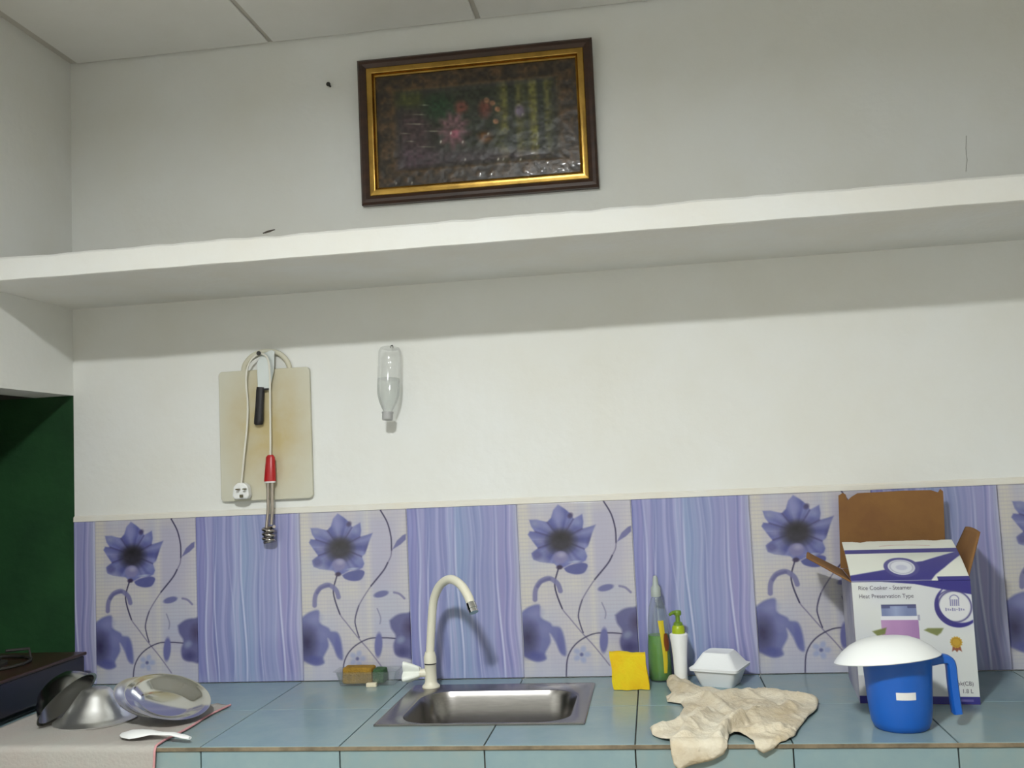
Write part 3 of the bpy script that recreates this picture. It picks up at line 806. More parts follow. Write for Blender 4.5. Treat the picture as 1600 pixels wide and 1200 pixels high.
def unroll(u, v):                              # photo pixel -> unrolled counter coordinates
    q_ = T(u, v)
    if q_[1] > -DCO + .002: return (q_[0], q_[1])
    q_ = W(u, v, -DCO - .004); return (q_[0], -DCO - .004 + q_[2] - .003)


def h_mat(x, y, bd_):
    return .0012 + .0016 * n2(x * 14, y * 16, 4) + .0022 * np.clip(1 - np.abs(x - .50 - .25 * (y + .4)) / .012, 0, 1) * (y > -.6)


M_mat = mat('mat_cloth', alb(160, 158, 152), .9, var=1, vscale=10, col2=alb(162, 154, 148), bump=.2, bscale=140)
M_pink = mat('pink_trim', alb(190, 138, 140), .85)
ol = [unroll(360, 1104), unroll(325, 1121), unroll(300, 1137), unroll(276, 1150), unroll(258, 1159), unroll(247, 1166), (.562, -.640), (.556, -.70), (.35, -.705), (.13, -.70), (.10, -.66), (.099, -.56), (.099, -.40), (.10, -.31), (.30, -.285), (.45, -.272), unroll(340, 1102)]
ol = [(a_, b_) for a_, b_ in ol]
mo, mdense = cloth('table_mat', ol, h_mat, M_mat, .008, .0016, 'beige cloth mat with pink edge hanging over the counter front under the pots', 'mat', (.37, -.45, 0))
pk = []
for q in ol[:8]:
    s_ = -DCO - .004 + .006 - q[1]
    if s_ <= 0: pk.append((q[0], q[1], .0042))
    elif s_ < .0094: pk.append((q[0], -DCO + .002 - .0095 * math.sin(s_ / .006), -.006 + .0092 * math.cos(s_ / .006)))
    else: pk.append((q[0], -DCO - .0075, -.006 - (s_ - .0094)))
pk2 = []
for q in spline([ (a_, b_, 0) for a_, b_ in ol[:8]], 5):
    s_ = -DCO + .002 - q[1]
    if s_ <= 0: pk2.append((q[0], q[1], .0040))
    elif s_ < .0094: pk2.append((q[0], -DCO + .002 - .0098 * math.sin(s_ / .006), -.006 + .0098 * math.cos(s_ / .006)))
    else: pk2.append((q[0], -DCO - .0076, -.006 - (s_ - .0094)))
MB().tube(pk2, .0026, 8, flat=(1, 1)).build('trim', M_pink, mo, smooth=60)


def dish(prof_out, thick, n=48):
    """open bowl from its outer profile (bottom to rim), with wall thickness"""
    inn = [(max(r_ - thick, .0005), z + (thick if i < 3 else thick * .3)) for i, (r_, z) in enumerate(prof_out)]
    inn[-1] = (prof_out[-1][0] - thick * .6, prof_out[-1][1])
    return MB().lathe(prof_out + inn[::-1], n=n)


def frame_from(nrm):
    z = Vector(nrm).normalized(); x = Vector((1, 0, 0)) - z * z.x; x.normalize(); y = z.cross(x)
    return Matrix(((x.x, y.x, z.x), (x.y, y.y, z.y), (x.z, y.z, z.z))).to_4x4()


MATZ = .0048
# upturned steel pot in front
ap = [(.0005, .073), (.028, .0725), (.036, .069), (.046, .058), (.066, .034), (.086, .012), (.094, .006), (.104, .0045), (.1075, .003), (.1065, .0), (.102, .0005), (.090, .007), (.064, .033), (.044, .055), (.034, .066), (.0005, .070)]
potA = thing("steel_bowl", (.302, -.398, MATZ), 'upturned shiny steel bowl lying rim down on the beige mat', 'bowl')
mt = Matrix.Translation((.302, -.398, MATZ)) @ Matrix.Diagonal((.88, .88, 1.0, 1))
MB().lathe(ap, n=56).xf(mt).build('bowl_shell', mat('steel_worn', (.78, .78, .77), .36, 1.0, bump=.03, bscale=40), potA, smooth=40)
# bowl leaning over it from the stove side
potB = thing('steel_bowl', (.20, -.39, MATZ), 'steel bowl tipped on its side between the stove and the upturned bowl', 'bowl')
bp = [(.0005, -.050), (.030, -.0495), (.044, -.044), (.060, -.026), (.071, -.007), (.074, .0), (.079, .002)]
mt = Matrix.Translation((.252, -.436, .0625)) @ frame_from((.73, -.04, -.69))
dish(bp, .0016).xf(mt).build('bowl_shell', mat('steel_dull', (.42, .42, .41), .22, 1.0), potB, smooth=40)
# stacked dishes leaning on the right
potC = thing('steel_plate', (.40, -.36, MATZ), 'smaller steel plate lying tilted beneath the wide steel plate', 'plate')
cpf = [(.0005, -.016), (.044, -.016), (.056, -.011), (.070, .0), (.078, .0015), (.081, .003)]
mt = Matrix.Translation((.434, -.396, .052)) @ frame_from((.44, -.19, .88))
dish(cpf, .0014).xf(mt).build('plate_shell', M_steel, potC, smooth=40)
potD = thing('steel_plate', (.49, -.41, MATZ), 'wide shiny steel plate leaning tilted against the upturned bowl', 'plate')
dp = [(.0005, -.019), (.050, -.019), (.063, -.0145), (.080, -.003), (.087, .000), (.094, .001), (.097, .003)]
mt = Matrix.Translation((.486, -.405, .056)) @ frame_from((.36, -.19, .91))
dish(dp, .0015, 64).xf(mt).build('plate_shell', mat('steel_satin', (.68, .68, .66), .10, 1.0), potD, smooth=40)

# white plastic spoon
p0_, p1_ = T(191, 1149, .008), T(297, 1158, .006)
sp = thing('plastic_spoon', (.5, -.54, MATZ), 'white plastic rice spoon lying on the beige mat before the plates', 'spoon')
ax = Vector((p1_[0] - p0_[0], p1_[1] - p0_[1], 0)); ln = ax.length; ax.normalize(); sd = Vector((-ax.y, ax.x, 0))
prof = [(0, .004, .004), (.03, .014, .003), (.12, .026, .002), (.25, .029, .0015), (.38, .024, .002), (.48, .014, .005), (.58, .009, .009), (.75, .0085, .010), (.92, .0095, .006), (1.0, .005, .004)]
rs = []
for t_, w_, z_ in prof:
    c_ = Vector((p0_[0], p0_[1], 0)) + ax * (t_ * ln); th_ = .0035 if t_ < .5 else .0045
    ring = []
    for k in range(16):
        a_ = 2 * math.pi * k / 16; off = math.cos(a_) * w_
        dip = .011 * max(0, 1 - (off / .031) ** 2) * min(1, 6 * t_) * min(1, max(0, (.55 - t_) * 8)) if t_ < .55 else 0
        q_ = c_ + sd * off; ring.append((q_.x, q_.y, MATZ + z_ + dip + th_ * (1 + math.sin(a_)) * .75))
    rs.append(ring)
m = MB().rings(rs[5:]); hnd = m.build('handle', M_wplast, sp, smooth=60)
m = MB().rings(rs[:6]); m.build('scoop', M_wplast, sp, smooth=60)

# ================================================================== BEHIND THE SINK: soap tray, sponge, pad, soap
tr = thing('soap_tray', (.855, -.048, 0), 'clear plastic soap tray holding the sponge beside the tap', 'tray')
M_tray = clear('tray_plastic', (.97, .98, .98), .06, .08, .05, (.75, .78, .76))
def trect(x0, x1, y0, y1, z, r_=.010): return rrect(x0, x1, y0, y1, r_, z, 5)
ty0, ty1 = -.078, -.012
m = MB(); m.rings([trect(.785, .930, ty0 + .006, ty1 - .006, .0008), trect(.776, .940, ty0, ty1, .036), trect(.770, .946, ty0 - .005, ty1 + .003, .038),
                   trect(.778, .938, ty0 + .002, ty1 - .002, .036), trect(.787, .928, ty0 + .008, ty1 - .008, .0025)])
m.build('tray_shell', M_tray, tr, smooth=40)
def soft_block(x0, x1, y0, y1, z0, z1, amp, seed, nseg=10):
    bm = bmesh.new(); bmesh.ops.create_cube(bm, size=1)
    bmesh.ops.bevel(bm, geom=list(bm.edges), offset=.12, segments=3, affect='EDGES', profile=.5)
    bmesh.ops.subdivide_edges(bm, edges=list(bm.edges), cuts=3, use_grid_fill=True)
    m_ = MB(); vs_ = []
    for v_ in bm.verts:
        q_ = Vector(((x0 + x1) / 2 + v_.co.x * (x1 - x0), (y0 + y1) / 2 + v_.co.y * (y1 - y0), (z0 + z1) / 2 + v_.co.z * (z1 - z0)))
        q_ += Vector((mnoise.noise(q_ * 45 + Vector((seed, 0, 0))), mnoise.noise(q_ * 45 + Vector((0, seed, 0))), mnoise.noise(q_ * 45 + Vector((0, 0, seed))) * (v_.co.z + .5))) * amp
        vs_.append(q_)
    m_.add(vs_, [[l.vert.index for l in f.loops] for f in bm.faces]); bm.free(); return m_
o = soft_block(.792, .872, -.068, -.022, .004, .046, .002, 3).build('sponge', mat('sponge_brown', alb(158, 122, 42), .95, var=.35, vscale=40, bump=.6, bscale=220), base=(.83, -.045, .004), smooth=60)
tag(o, 'brownish yellow sponge block lying in the clear soap tray', 'sponge')
o = soft_block(.874, .904, -.066, -.024, .004, .040, .0025, 9).build('scouring_pad', mat('pad_green', alb(58, 92, 58), .95, bump=.8, bscale=260), base=(.89, -.045, .004), smooth=60)
tag(o, 'dark green scouring pad standing next to the brown sponge', 'scouring pad')
q = T(581, 1073)
o = soft_block(q[0] - .0135, q[0] + .0135, q[1] - .007, q[1] + .007, 0, .010, .0008, 5).build('soap_bar', mat('soap', alb(214, 204, 178), .45), base=(q[0], q[1], 0), smooth=60)
tag(o, 'thin remnant of cream soap on the counter before the brown sponge', 'soap')

# ================================================================== MIDDLE RIGHT
# yellow cloth folded over
def yellow():
    x0, x1 = 1.502, 1.588; rs_ = []
    nx_ = 30
    prof_ = []                                          # side profile: front hem up over the top and down the back
    for k in range(9): prof_.append((-.158 + .018 * (k / 8) ** 1.3, .001 + .076 * k / 8))
    for k in range(1, 6): a_ = math.pi * k / 6; prof_.append((-.126 - .014 * math.cos(a_), .077 + .008 * math.sin(a_)))
    for k in range(9): prof_.append((-.112 + .004 * k / 8, .077 - .076 * k / 8))
    for i in range(nx_ + 1):
        u_ = i / nx_; ring = []
        for j, (y_, z_) in enumerate(prof_):
            f_ = 1 - z_ / .085
            x_ = x0 + (x1 - x0) * u_ + (-.008 * (1 - f_)) + .004 * mnoise.noise(Vector((u_ * 3, z_ * 30, 2)))
            yy = y_ + .004 * math.sin(u_ * 9 + 1) * f_ + .003 * mnoise.noise(Vector((u_ * 5, z_ * 40, 7)))
            zz = max(.0006, z_ * (1 + .03 * math.sin(u_ * 5 + .5)) + .0035 * (mnoise.noise(Vector((u_ * 4, 0, 1))) + .3) * (1 if 2 < j < 20 else .25))
            ring.append((x_, yy, zz))
        rs_.append(ring)
    o_ = MB().rings(rs_).build('dish_cloth', mat('yellow_cloth', alb(206, 184, 18), .9, var=1, vscale=22, col2=alb(208, 168, 14), bump=.25, bscale=200), base=(1.545, -.135, 0), smooth=60)
    tag(o_, 'bright yellow dish cloth folded upright beside the green soap bottle', 'cloth')
yellow()

# green washing-up liquid bottle
gx_, gy_ = 1.6155, -.052
gb = thing('soap_bottle', (gx_, gy_, 0), 'tall clear bottle half full of green dish soap with grey cap', 'bottle')
M_gclear = clear('green_clear', (.93, .96, .95), .06, .06, .12, (.42, .47, .46))
gpf = [(.0005, .001), (.026, .0005), (.0295, .004), (.0295, .03), (.0285, .08), (.0262, .12), (.0235, .155), (.020, .182), (.0145, .200), (.0105, .207), (.0105, .214)]
MB().lathe(gpf, (gx_, gy_, 0), 32, close1=False).build('shell', M_gclear, gb, smooth=50)
lq = [(.0005, .003), (.0255, .003), (.0283, .006), (.0283, .03), (.0274, .08), (.0255, .112), (.0005, .1125)]
MB().lathe(lq, (gx_, gy_, 0), 32).build('liquid', mat('green_liquid', (.085, .27, .010), .25), gb, smooth=50)
MB().lathe([(.0125, .207), (.0125, .228), (.0105, .231), (.0075, .236), (.0065, .252), (.0045, .258), (.0005, .259)], (gx_, gy_, 0), 24).build('cap', mat('cap_grey', (.36, .40, .38), .4), gb, smooth=40)
def patch(x_, y_, prof_, a0, a1, z0, z1, dr_, n=14, taper=None):
    m_ = MB(); rs_ = []
    for j in range(n + 1):
        t_ = j / n; z_ = z0 + (z1 - z0) * t_
        r_ = np.interp(z_, [q_[1] for q_ in prof_], [q_[0] for q_ in prof_]) + dr_
        b0, b1 = (a0, a1) if taper is None else taper(t_)
        rs_.append([(x_ + r_ * math.cos(R(b0 + (b1 - b0) * k / 8)), y_ + r_ * math.sin(R(b0 + (b1 - b0) * k / 8)), z_) for k in range(9)])
    return m_.rings(rs_, False, False, cyc=False)
gz = [(a_, b_) for a_, b_ in gpf[2:]]
patch(gx_, gy_, gz, 0, 0, .022, .150, .0006, taper=lambda t_: (-72 + 6 * math.sin(t_ * 3) - 18 * t_, -56 + 10 * math.sin(t_ * 4) - 4 * t_ + 14 * t_ ** 3)).build('label', mat('label_yellow', alb(196, 176, 40), .4), gb, smooth=60)
patch(gx_, gy_, gz, 0, 0, .075, .118, .0009, taper=lambda t_: (-58 - 6 * math.sin(t_ * 3), -40 + 14 * math.sin(t_ * 3.1))).build('label_spot', mat('label_red', alb(120, 66, 30), .4), gb, smooth=60)

# white pump bottle
wx_, wy_ = 1.6655, -.085
pb = thing('pump_bottle', (wx_, wy_, 0), 'slim white lotion bottle with green pump beside the green soap bottle', 'bottle')
MB().lathe([(.0005, 0), (.0155, 0), (.0168, .002), (.0165, .03), (.0172, .06), (.0195, .09), (.0222, .112), (.0222, .118), (.019, .1205)], (wx_, wy_, 0), 32).build('body', M_wplast, pb, smooth=50)
M_lime = mat('lime_plastic', alb(150, 168, 24), .35); M_lime2 = mat('green_plastic', alb(98, 128, 36), .35)
MB().lathe([(.0158, .1205), (.0158, .130), (.0148, .136), (.012, .140)], (wx_, wy_, 0), 28).build('collar', M_lime, pb, smooth=40)
MB().lathe([(.0118, .138), (.0105, .146), (.0058, .149), (.0052, .166)], (wx_, wy_, 0), 24).build('stem', M_lime2, pb, smooth=40)
m = MB().lathe([(.0085, .164), (.0095, .167), (.0095, .173), (.0075, .176), (.0005, .176)], (wx_, wy_, 0), 24)
m.tube([(wx_, wy_, .170), (wx_ - .012, wy_ - .008, .172), (wx_ - .020, wy_ - .013, .167)], [.0055, .0045, .0035], 10)
m.build('pump_head', M_lime2, pb, smooth=50)

# foam takeaway box
fb = thing('foam_box', (1.757, -.105, 0), 'white foam takeaway box closed, standing behind the crumpled rag', 'food box')
M_foam = mat('foam', (.80, .82, .83), .6, bump=.06, bscale=150)
mt = Matrix.Translation((1.760, -.100, 0)) @ Matrix.Rotation(R(-21), 4, 'Z') @ Matrix.Diagonal((.95, .95, 1, 1))
def sq(h_, z_, r_=.012, dx=0, dy=0): return rrect(-h_ + dx, h_ + dx, -h_ + dy, h_ + dy, r_, z_, 4)
m = MB().rings([sq(.042, .0), sq(.0425, .001), sq(.056, .037), sq(.063, .039), sq(.063, .0415)], True, True).xf(mt); m.build('tray', M_foam, fb, smooth=35)
m = MB().rings([sq(.0635, .0418), sq(.064, .045), sq(.057, .0475), sq(.036, .076), sq(.033, .0785), sq(.030, .0775)], True, True).xf(mt); m.build('lid', M_foam, fb, smooth=35)

# crumpled rag
rag_px = [(1042, 1063), (1060, 1064), (1078, 1070), (1096, 1080), (1120, 1083), (1150, 1080), (1185, 1081), (1212, 1086), (1245, 1089), (1272, 1094), (1279, 1101), (1276, 1112), (1262, 1124), (1250, 1138), (1242, 1152), (1228, 1160), (1205, 1166), (1192, 1171), (1180, 1163), (1166, 1154), (1148, 1149), (1139, 1152), (1136, 1162), (1130, 1173), (1112, 1182), (1090, 1187), (1072, 1192), (1062, 1198), (1053, 1188), (1049, 1172), (1047, 1160), (1034, 1157), (1020, 1151), (1016, 1144), (1026, 1138), (1046, 1134), (1060, 1126), (1070, 1112), (1064, 1102), (1043, 1099), (1041, 1091), (1052, 1087), (1043, 1077)]
rag_ol = [unroll(u, v) for u, v in rag_px]
def px_line(pts): return [unroll(u, v) for u, v in pts]
ridges = [(px_line([(1050, 1068), (1085, 1090), (1120, 1105), (1135, 1118)]), .010, .012), (px_line([(1105, 1120), (1085, 1140), (1065, 1165), (1060, 1190)]), .010, .016),
          (px_line([(1130, 1095), (1190, 1090), (1260, 1100)]), .011, .022), (px_line([(1140, 1140), (1190, 1125), (1240, 1110)]), .012, .018), (px_line([(1025, 1146), (1060, 1138), (1100, 1125)]), .010, .012),
          (px_line([(1160, 1150), (1200, 1145), (1238, 1150)]), .008, .010), (px_line([(1115, 1170), (1135, 1150), (1160, 1138)]), .008, .010)]
valleys = [(px_line([(1048, 1072), (1075, 1085), (1100, 1098)]), .006, .004), (px_line([(1165, 1128), (1190, 1118), (1215, 1108)]), .006, .006), (px_line([(1133, 1158), (1145, 1145), (1165, 1140)]), .008, .005), (px_line([(1045, 1095), (1080, 1096), (1100, 1098)]), .006, .004)]
steps = [(px_line([(1046, 1070), (1070, 1082), (1098, 1095), (1126, 1112)])[::-1], .009, .020), (px_line([(1046, 1096), (1075, 1097), (1104, 1099)])[::-1], .006, .015),
         (px_line([(1172, 1130), (1190, 1120), (1205, 1112), (1222, 1106)]), .008, .025), (px_line([(1136, 1158), (1142, 1146), (1158, 1139), (1172, 1136)]), .012, .030),
         (px_line([(1175, 1152), (1200, 1150), (1222, 1148), (1238, 1142)]), .007, .020), (px_line([(1058, 1160), (1078, 1142), (1098, 1132), (1108, 1122)])[::-1], .008, .022),
         (px_line([(1112, 1182), (1124, 1168), (1132, 1150)]), .006, .015), (px_line([(1105, 1100), (1130, 1108), (1150, 1108)])[::-1], .005, .016)]


def fold_step(x, y, pts, a_, fall):
    # cloth lapped over itself along a line: a sharp rise on the left side of the line that dies away
    best = np.full(x.shape, 1e9); sgn = np.ones(x.shape); along = np.zeros(x.shape)
    n_ = len(pts) - 1
    for i_, ((ax_, ay_), (bx_, by_)) in enumerate(zip(pts[:-1], pts[1:])):
        vx, vy = bx_ - ax_, by_ - ay_; t_ = np.clip(((x - ax_) * vx + (y - ay_) * vy) / (vx * vx + vy * vy), 0, 1)
        d_ = np.hypot(x - ax_ - t_ * vx, y - ay_ - t_ * vy); cr_ = np.sign(vx * (y - ay_) - vy * (x - ax_))
        k_ = d_ < best; best = np.where(k_, d_, best); sgn = np.where(k_, cr_, sgn); along = np.where(k_, (i_ + t_) / n_, along)
    sd_ = best * sgn
    taper = np.clip(np.minimum(along, 1 - along) * 6, 0, 1)
    return a_ * taper / (1 + np.exp(-np.clip(sd_ / .0009, -40, 40))) * np.exp(-np.maximum(sd_, 0) / fall) * np.exp(-np.maximum(-sd_, 0) / .02)


def h_rag(x, y, bd_):
    wx = x + .012 * n2(x * 22, y * 22, 15); wy = y + .012 * n2(x * 22 + 9, y * 22, 16)
    rg = lambda f_, g_, sd_: (1 - np.abs(2 * n2((wx + wy * .6) * f_, (wy - wx * .4) * g_, sd_) - 1)) ** 3
    h_ = .003 + .003 * n2(x * 45, y * 40, 12) + .0050 * rg(26, 10, 17) + .0020 * rg(20, 48, 18)
    for l_, a_, w_ in ridges: h_ += a_ * np.exp(-(seg_dist(x, y, l_) / w_) ** 2)
    for l_, a_, w_ in valleys: h_ -= a_ * np.exp(-(seg_dist(x, y, l_) / w_) ** 2)
    for l_, a_, f_ in steps: h_ += fold_step(x, y, l_, a_ * 1.5, f_)
    h_ = np.where(y < -DCO + .01, np.minimum(h_, .009), h_)
    h_ = np.maximum(h_, .0008)
    return .0008 + h_ * np.clip(.15 + .75 * n2(x * 30, y * 30, 21) + bd_ / .012, 0, 1)
M_rag = mat('rag_cloth', alb(204, 197, 180), .95, var=1, vscale=13, col2=alb(182, 167, 140), bump=.35, bscale=130)
cloth('rag', rag_ol, h_rag, M_rag, .0028, .0014, 'crumpled beige rag with stains hanging over the counter edge', 'rag', (1.76, -.40, 0))

# ================================================================== RICE COOKER BOX
BX0, BX1, BY0, BY1, BH = 2.047, 2.290, -.320, -.062, .262
cbx = thing('cardboard_box', ((BX0 + BX1) / 2, (BY0 + BY1) / 2, 0), 'opened rice cooker carton with blue and white print and brown flaps', 'box')
cbx.rotation_euler.z = R(-5.5); cbx.location.x += .010
M_card = mat('cardboard', alb(128, 92, 50), .9, var=1, vscale=9, col2=alb(116, 80, 46), bump=.08, bscale=60)
M_cside = mat('carton_side', alb(168, 166, 176), .6, var=1, vscale=6, col2=alb(120, 120, 150))
th = .003
MB().box(BX0, BX0 + th, BY0 + th, BY1, .0, BH).build('side_panel', M_cside, cbx)
MB().box(BX1 - th, BX1, BY0 + th, BY1, .0, BH).build('side_panel', M_cside, cbx)
MB().box(BX0 + th, BX1 - th, BY1 - th, BY1, .0, BH).build('back_panel', M_card, cbx)
MB().box(BX0 + th, BX1 - th, BY0 + th, BY1 - th, 0, th).build('bottom_panel', M_card, cbx)
front = MB().box(BX0, BX1, BY0 + .0005, BY0 + th, 0, BH).build('front_panel', M_card, cbx)
# zoom frame used for the print: photo region [1300,840,1560,1000] at 6.154 px per px
def zz(u, v): return ((u - 1300) * 6.154, (v - 840) * 6.154)


def to_photo(P3):
    d = P3 - CAM; zc = d @ _f
    return 800 + FPX * (d @ RGT) / zc, 600 - FPX * (d @ UPV) / zc


NAVY = (48, 44, 118)
def paint_box(P3):                             # the carton's print, laid out in the carton's own millimetres
    x = (P3[..., 0] - BX0) / (BX1 - BX0) * 243; z = P3[..., 2] * 1000
    c = np.zeros(x.shape + (3,)); c[:] = (196, 198, 196)
    blend(c, np.clip(n2(x / 60, z / 60, 3) * 1.4 - .5, 0, 1), (180, 182, 200), .5)
    return c, x, z


def front_print():
    nx_, ny_ = 200, 220
    XX, ZZ = np.meshgrid(np.linspace(BX0, BX1, nx_), np.linspace(BH, .0005, ny_))
    P3 = np.stack([XX, np.full(XX.shape, BY0), ZZ], -1); c, x, z = paint_box(P3)
    # top swoosh band: thin at the left, deep at the right
    low = np.interp(x, [0, 60, 130, 190, 243], [262, 262, 256, 243, 232])
    blend(c, np.clip((z - low) / 2 + .5, 0, 1), NAVY)
    # round crest at the right
    rr = np.hypot(x - 208, z - 207)
    sweep = np.hypot(x - 213, z - 208)
    blend(c, np.clip((47 - sweep) / 2, 0, 1) * np.clip((np.hypot(x - 219, z - 215) - 42) / 2, 0, 1) * (x < 243), NAVY)
    blend(c, np.clip(1 - np.abs(rr - 33) / 2.8, 0, 1) * 1.0, (62, 56, 110))
    blend(c, np.clip(1 - np.abs(np.hypot(x - 205, z - 206) - 36) / 2.6, 0, 1) * (x < 200), (62, 56, 110))
    blend(c, np.clip((30 - rr) / 2, 0, 1), (200, 200, 202), .9)
    for k in range(5): blend(c, np.clip(1.6 - np.abs(x - 200 - k * 4), 0, 1) * (np.abs(z - 215) < 7), (92, 90, 140), .85)   # little basket emblem
    blend(c, np.clip(1.6 - np.abs(np.hypot((x - 208), (z - 222)) - 9), 0, 1) * (z > 222), (92, 90, 140), .8)
    for k in range(9): blend(c, np.clip(1.7 - np.abs(x - 190 - k * 4.4), 0, 1) * (np.abs(z - 200 - .5 * (k % 2)) < 3.6 - (k % 3)), (92, 90, 140), .8)
    # rice cooker picture
    cx = 94; z0 = z; z = z - 33
    body = (np.abs(x - cx) < 38) & (z < 146) & (z > 40)
    blend(c, body.astype(float), (166, 128, 170)); blend(c, body * np.clip((x - cx) / 38, 0, 1), (140, 104, 152), .6); blend(c, body * np.clip(-(x - cx) / 60 - .25, 0, 1), (190, 160, 190), .8)
    band = (np.abs(x - cx) < 38.5) & (z >= 146) & (z < 154); blend(c, band.astype(float), (206, 206, 212))
    lid = (np.abs(x - cx) < 36) & (z >= 154) & (z < 178); blend(c, lid.astype(float), (112, 122, 158)); blend(c, lid * np.clip(1 - np.abs(x - cx + 6) / 22, 0, 1), (150, 160, 188), .7)
    blend(c, ((np.abs(x - cx) < 36) & (np.abs(z - 178) < 1.6)).astype(float), (70, 72, 110)); blend(c, ((np.abs(np.abs(x - cx) - 27) < 9) & (np.abs(z - 174) < 3)).astype(float), (70, 72, 110), .8)
    blend(c, (((np.abs(x - cx - 40) < 2.5)) & (np.abs(z - 151) < 6)).astype(float), (150, 150, 168))
    blend(c, poly_mask(x, z, [(150, 128), (182, 128), (176, 118), (168, 112), (154, 118), (142, 124)], 3), (112, 118, 72))
    blend(c, poly_mask(x, z, [(36, 122), (66, 130), (62, 116), (46, 112)], 3), (112, 118, 72))
    z = z0
    # gold medal
    ang = np.arctan2(z - 131, x - 205); rm = np.hypot(x - 205, z - 131)
    blend(c, poly_mask(x, z - 19, [(198, 108), (212, 108), (215, 92), (209, 96), (205, 91), (201, 96), (195, 92)], 1.5), (130, 72, 52))
    blend(c, np.clip((12.5 + .9 * np.cos(ang * 14) - rm) / 1.2, 0, 1), (176, 140, 44)); blend(c, np.clip(1 - np.abs(rm - 8.5) / 1, 0, 1), (130, 96, 28), .7)
    # foot
    blend(c, (z < 17).astype(float), NAVY); blend(c, ((z < 11) & (z > 6) & (x > 196) & (x < 230)).astype(float), (104, 98, 150), .8)
    blend(c, poly_mask(x, z, [(0, 17), (150, 17), (150, 60), (90, 64), (0, 60)], 2), (150, 146, 150), .5)
    me = printed_grid('front_print', P3 - BASE[cbx.name], lin(c) * 1.12, vmat('carton_print', .35, .5))
    link('front_print', me, front)
front_print()
FL = .184; fa = R(22.5)                           # front flap, leaning back over the box


def front_flap():
    nx_, ny_ = 180, 130
    sx_ = np.linspace(0, 1, nx_); lv = np.linspace(FL, 0, ny_)
    SX, LV = np.meshgrid(sx_, lv)
    x = SX * 243; z = LV * 1000
    top = FL - .006 * np.clip(1 - np.abs(x - 40) / 16, 0, 1) - .004 * np.clip(1 - np.abs(x - 205) / 14, 0, 1) - .0015 * n1(x / 9, 3)
    LV = np.where(LV > top - .002, np.minimum(LV, top), LV)
    P3 = np.stack([BX0 + SX * (BX1 - BX0), BY0 + LV * math.cos(fa), BH + LV * math.sin(fa)], -1)
    P3[..., 2] += .006 * np.sin(np.pi * LV / FL)
    c = np.zeros(x.shape + (3,)); c[:] = (204, 206, 198)
    blend(c, ((z > 112) & (z < 134)).astype(float), NAVY)
    blend(c, np.clip((z - 60) / 50, 0, 1) * (z < 112) * np.clip((x - 60) / 80, 0, 1), (150, 156, 150), .45)
    hi = np.interp(x, [0, 90, 130, 160, 243], [20, 44, 66, 72, 116]); lo_ = np.interp(x, [0, 165, 178, 200, 243], [0, 0, 20, 44, 96])
    blend(c, np.clip((hi - z) / 4 + .5, 0, 1) * np.clip((z - lo_) / 4 + .5, 0, 1), NAVY)
    blend(c, ((x > 178) & (z < 12)).astype(float), NAVY)
    e = np.hypot((x - 112) / 34, (z - 50) / 36)
    blend(c, np.clip((1.12 - e) / .06, 0, 1), (70, 66, 126)); blend(c, np.clip((.86 - e) / .06, 0, 1), (196, 198, 206))
    blend(c, np.clip(1 - np.abs(e - .70) / .08, 0, 1), (120, 122, 148), .6); blend(c, np.clip((.40 - np.hypot((x - 112) / 34, (z - 48) / 30)) / .1, 0, 1), (168, 170, 190), .8)
    blend(c, np.clip(1.6 - np.abs(z - 150 - 6 * np.sin((x - 70) / 36)), 0, 1) * (x > 80) * (x < 190), (176, 120, 124), .8)
    me = printed_grid('front_flap', P3 - BASE[cbx.name], lin(c) * 1.12, MATS['carton_print'])
    o_ = link('front_flap', me, cbx); md = o_.modifiers.new('thick', 'SOLIDIFY'); md.thickness = .0025; md.offset = -1
front_flap()
# rear flap standing up, torn at its top edge
rf = [(0, 0), (.243, 0), (.2425, .180), (.236, .186), (.231, .178), (.215, .184), (.15, .185), (.09, .1835), (.045, .183), (.030, .174), (.021, .166), (.017, .181), (.010, .185), (.004, .181), (0, .179)]
MB().prism([(BX0 + .008 * (b / .185) + a, BH + b) for a, b in rf], BY1 - th + .010, BY1 + .010).build('back_flap', M_card, cbx)
# left flap opened outward (torn to a strip), right flap opened up
def flap_quad(A, Bq, Cq, Dq, nm, wob=.002):
    A, Bq, Cq, Dq = map(Vector, (A, Bq, Cq, Dq)); n_ = 10; vs_ = []; fs_ = []
    for j in range(n_ + 1):
        for i in range(n_ + 1):
            u_, v_ = i / n_, j / n_
            q_ = (A * (1 - u_) + Bq * u_) * (1 - v_) + (Dq * (1 - u_) + Cq * u_) * v_
            vs_.append(q_ + Vector((0, 0, wob * math.sin(u_ * 3.1) * v_)))
    for j in range(n_):
        for i in range(n_):
            a_ = j * (n_ + 1) + i; fs_.append((a_, a_ + 1, a_ + n_ + 2, a_ + n_ + 1))
    o_ = MB().add(vs_, fs_).build(nm, M_card, cbx, smooth=60); md = o_.modifiers.new('thick', 'SOLIDIFY'); md.thickness = .003; md.offset = 0
flap_quad((BX0 + .001, BY0 + .004, BH - .001), (BX0 + .001, BY1 - .02, BH - .001), (BX0 - .078, BY1 - .06, BH + .046), (BX0 - .086, BY0 + .13, BH + .042), 'left_flap', .006)
flap_quad((BX1 - .001, BY0 + .02, BH - .001), (BX1 - .001, BY1 - .01, BH - .001), (BX1 + .046, BY1 - .02, BH + .095), (BX1 + .048, BY0 + .10, BH + .094), 'right_flap', .004)


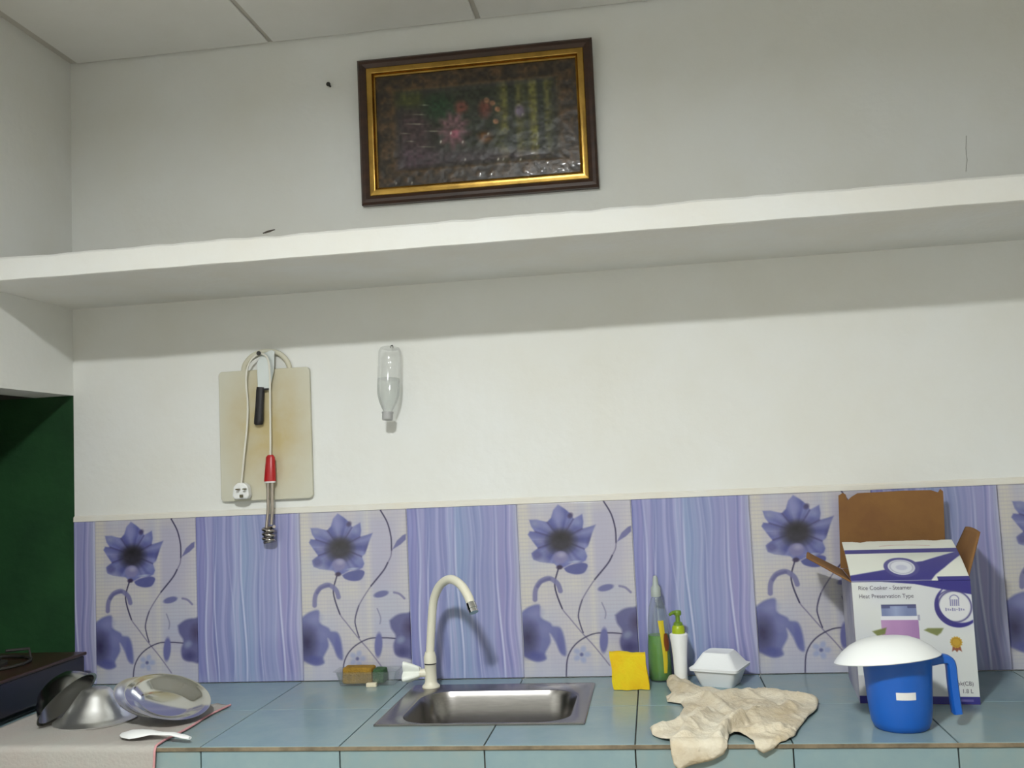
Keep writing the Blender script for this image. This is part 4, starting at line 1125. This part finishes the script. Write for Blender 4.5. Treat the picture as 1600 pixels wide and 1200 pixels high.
def text(body, x, y, z, size, material, parent, name='lettering', shear=0.0, align='LEFT', sx=1.0):
    cu = bpy.data.curves.new('t', 'FONT'); cu.body = body; cu.size = size; cu.shear = shear; cu.align_x = align; cu.extrude = .00015
    t_ = bpy.data.objects.new('t', cu); C.objects.link(t_)
    dg = bpy.context.evaluated_depsgraph_get(); me = bpy.data.meshes.new_from_object(t_.evaluated_get(dg))
    bpy.data.objects.remove(t_)
    B = BASE[parent.name]; mtx = Matrix.Translation((x - B[0], y - B[1], z - B[2])) @ Matrix.Rotation(R(90), 4, 'X') @ Matrix.Diagonal((sx, 1, 1, 1))
    me.transform(mtx); me.materials.clear(); me.materials.append(material)
    return link(name, me, parent)
M_ink = mat('grey_ink', alb(84, 78, 92), .6); M_ink2 = mat('crest_ink', alb(92, 90, 140), .6)
yt = BY0 - .0004
text('Rice Cooker - Steamer', BX0 + .013, yt, .2445, .0128, M_ink, front, sx=.92)
text('Heat Preservation Type', BX0 + .013, yt, .2265, .0128, M_ink, front, sx=.92)
text('cook(CB)', BX1 - .010, yt, .040, .0125, M_ink, front, align='RIGHT', sx=.9)
text('1.8 L', BX1 - .012, yt, .024, .0125, M_ink, front, align='RIGHT', sx=.9)

# ================================================================== BLUE JUG AND WHITE BOWL ON TOP
jx, jy = 2.086, -.498
jug = thing('plastic_jug', (jx, jy, 0), 'blue plastic jug with open handle standing before the rice cooker carton', 'jug')
M_blue = mat('blue_plastic', (.008, .105, .47), .38)
jp = [(.0005, .0012), (.040, .0012), (.0475, .0), (.0525, .004), (.0570, .016), (.0600, .040), (.0625, .080), (.0660, .135), (.0672, .142), (.0672, .1465), (.0640, .1465), (.0635, .135), (.0605, .080), (.058, .040), (.054, .018), (.048, .006), (.0005, .005)]
MB().lathe(jp, (jx, jy, 0), 48).build('body', M_blue, jug, smooth=45)
hpth = [(jx + .060, jy - .006, .129), (jx + .080, jy - .006, .133), (jx + .094, jy - .006, .132), (jx + .1, jy - .006, .122), (jx + .101, jy - .006, .09), (jx + .103, jy - .006, .05), (jx + .105, jy - .006, .028)]
hpth = spline(hpth, 5); m = MB()
rs = []
for i, q in enumerate(hpth):
    t_ = (hpth[min(i + 1, len(hpth) - 1)] - hpth[max(i - 1, 0)]).normalized(); nrm = Vector((t_.z, 0, -t_.x)) * -1
    hw, ht = .013 + .001 * (i / len(hpth)), .0085
    rs.append([tuple(q + Vector((0, a_ * hw, 0)) + nrm * b_ * ht) for a_, b_ in ((-1, -.7), (-.7, -1), (.7, -1), (1, -.7), (1, .7), (.7, 1), (-.7, 1), (-1, .7))])
m.rings(rs).build('handle', M_blue, jug, smooth=45)
m = MB(); stk = []
for j in range(7):
    z_ = .0665 + .0145 * j / 6; r_ = np.interp(z_, [.04, .08, .122], [.0600, .0625, .0655]) + .0004
    stk.append([(jx + r_ * math.cos(R(a_)), jy + r_ * math.sin(R(a_)), z_) for a_ in np.linspace(-108, -74, 12)])
m.rings(stk, False, False, cyc=False).build('sticker', mat('paper_label', (.72, .72, .70), .6), jug, smooth=60)
lidp = [(.0005, .0465), (.034, .0455), (.050, .0420), (.068, .0335), (.085, .0205), (.096, .0090), (.1025, .001), (.1015, -.0005), (.094, .0065), (.083, .0180), (.066, .0310), (.049, .0395), (.033, .0430), (.0005, .0440)]
mt = Matrix.Translation((jx - .018, jy + .002, .1340)) @ Matrix.Rotation(R(-5.0), 4, 'Y') @ Matrix.Rotation(R(-5.5), 4, 'X') @ Matrix.Diagonal((1, 1, .92, 1))
bo = MB().lathe(lidp, n=56).xf(mt).build('white_bowl', mat('white_gloss', (.84, .86, .85), .25), base=(jx - .02, jy, .1305), smooth=40)
tag(bo, 'shallow white plastic bowl turned upside down on the blue jug', 'bowl')
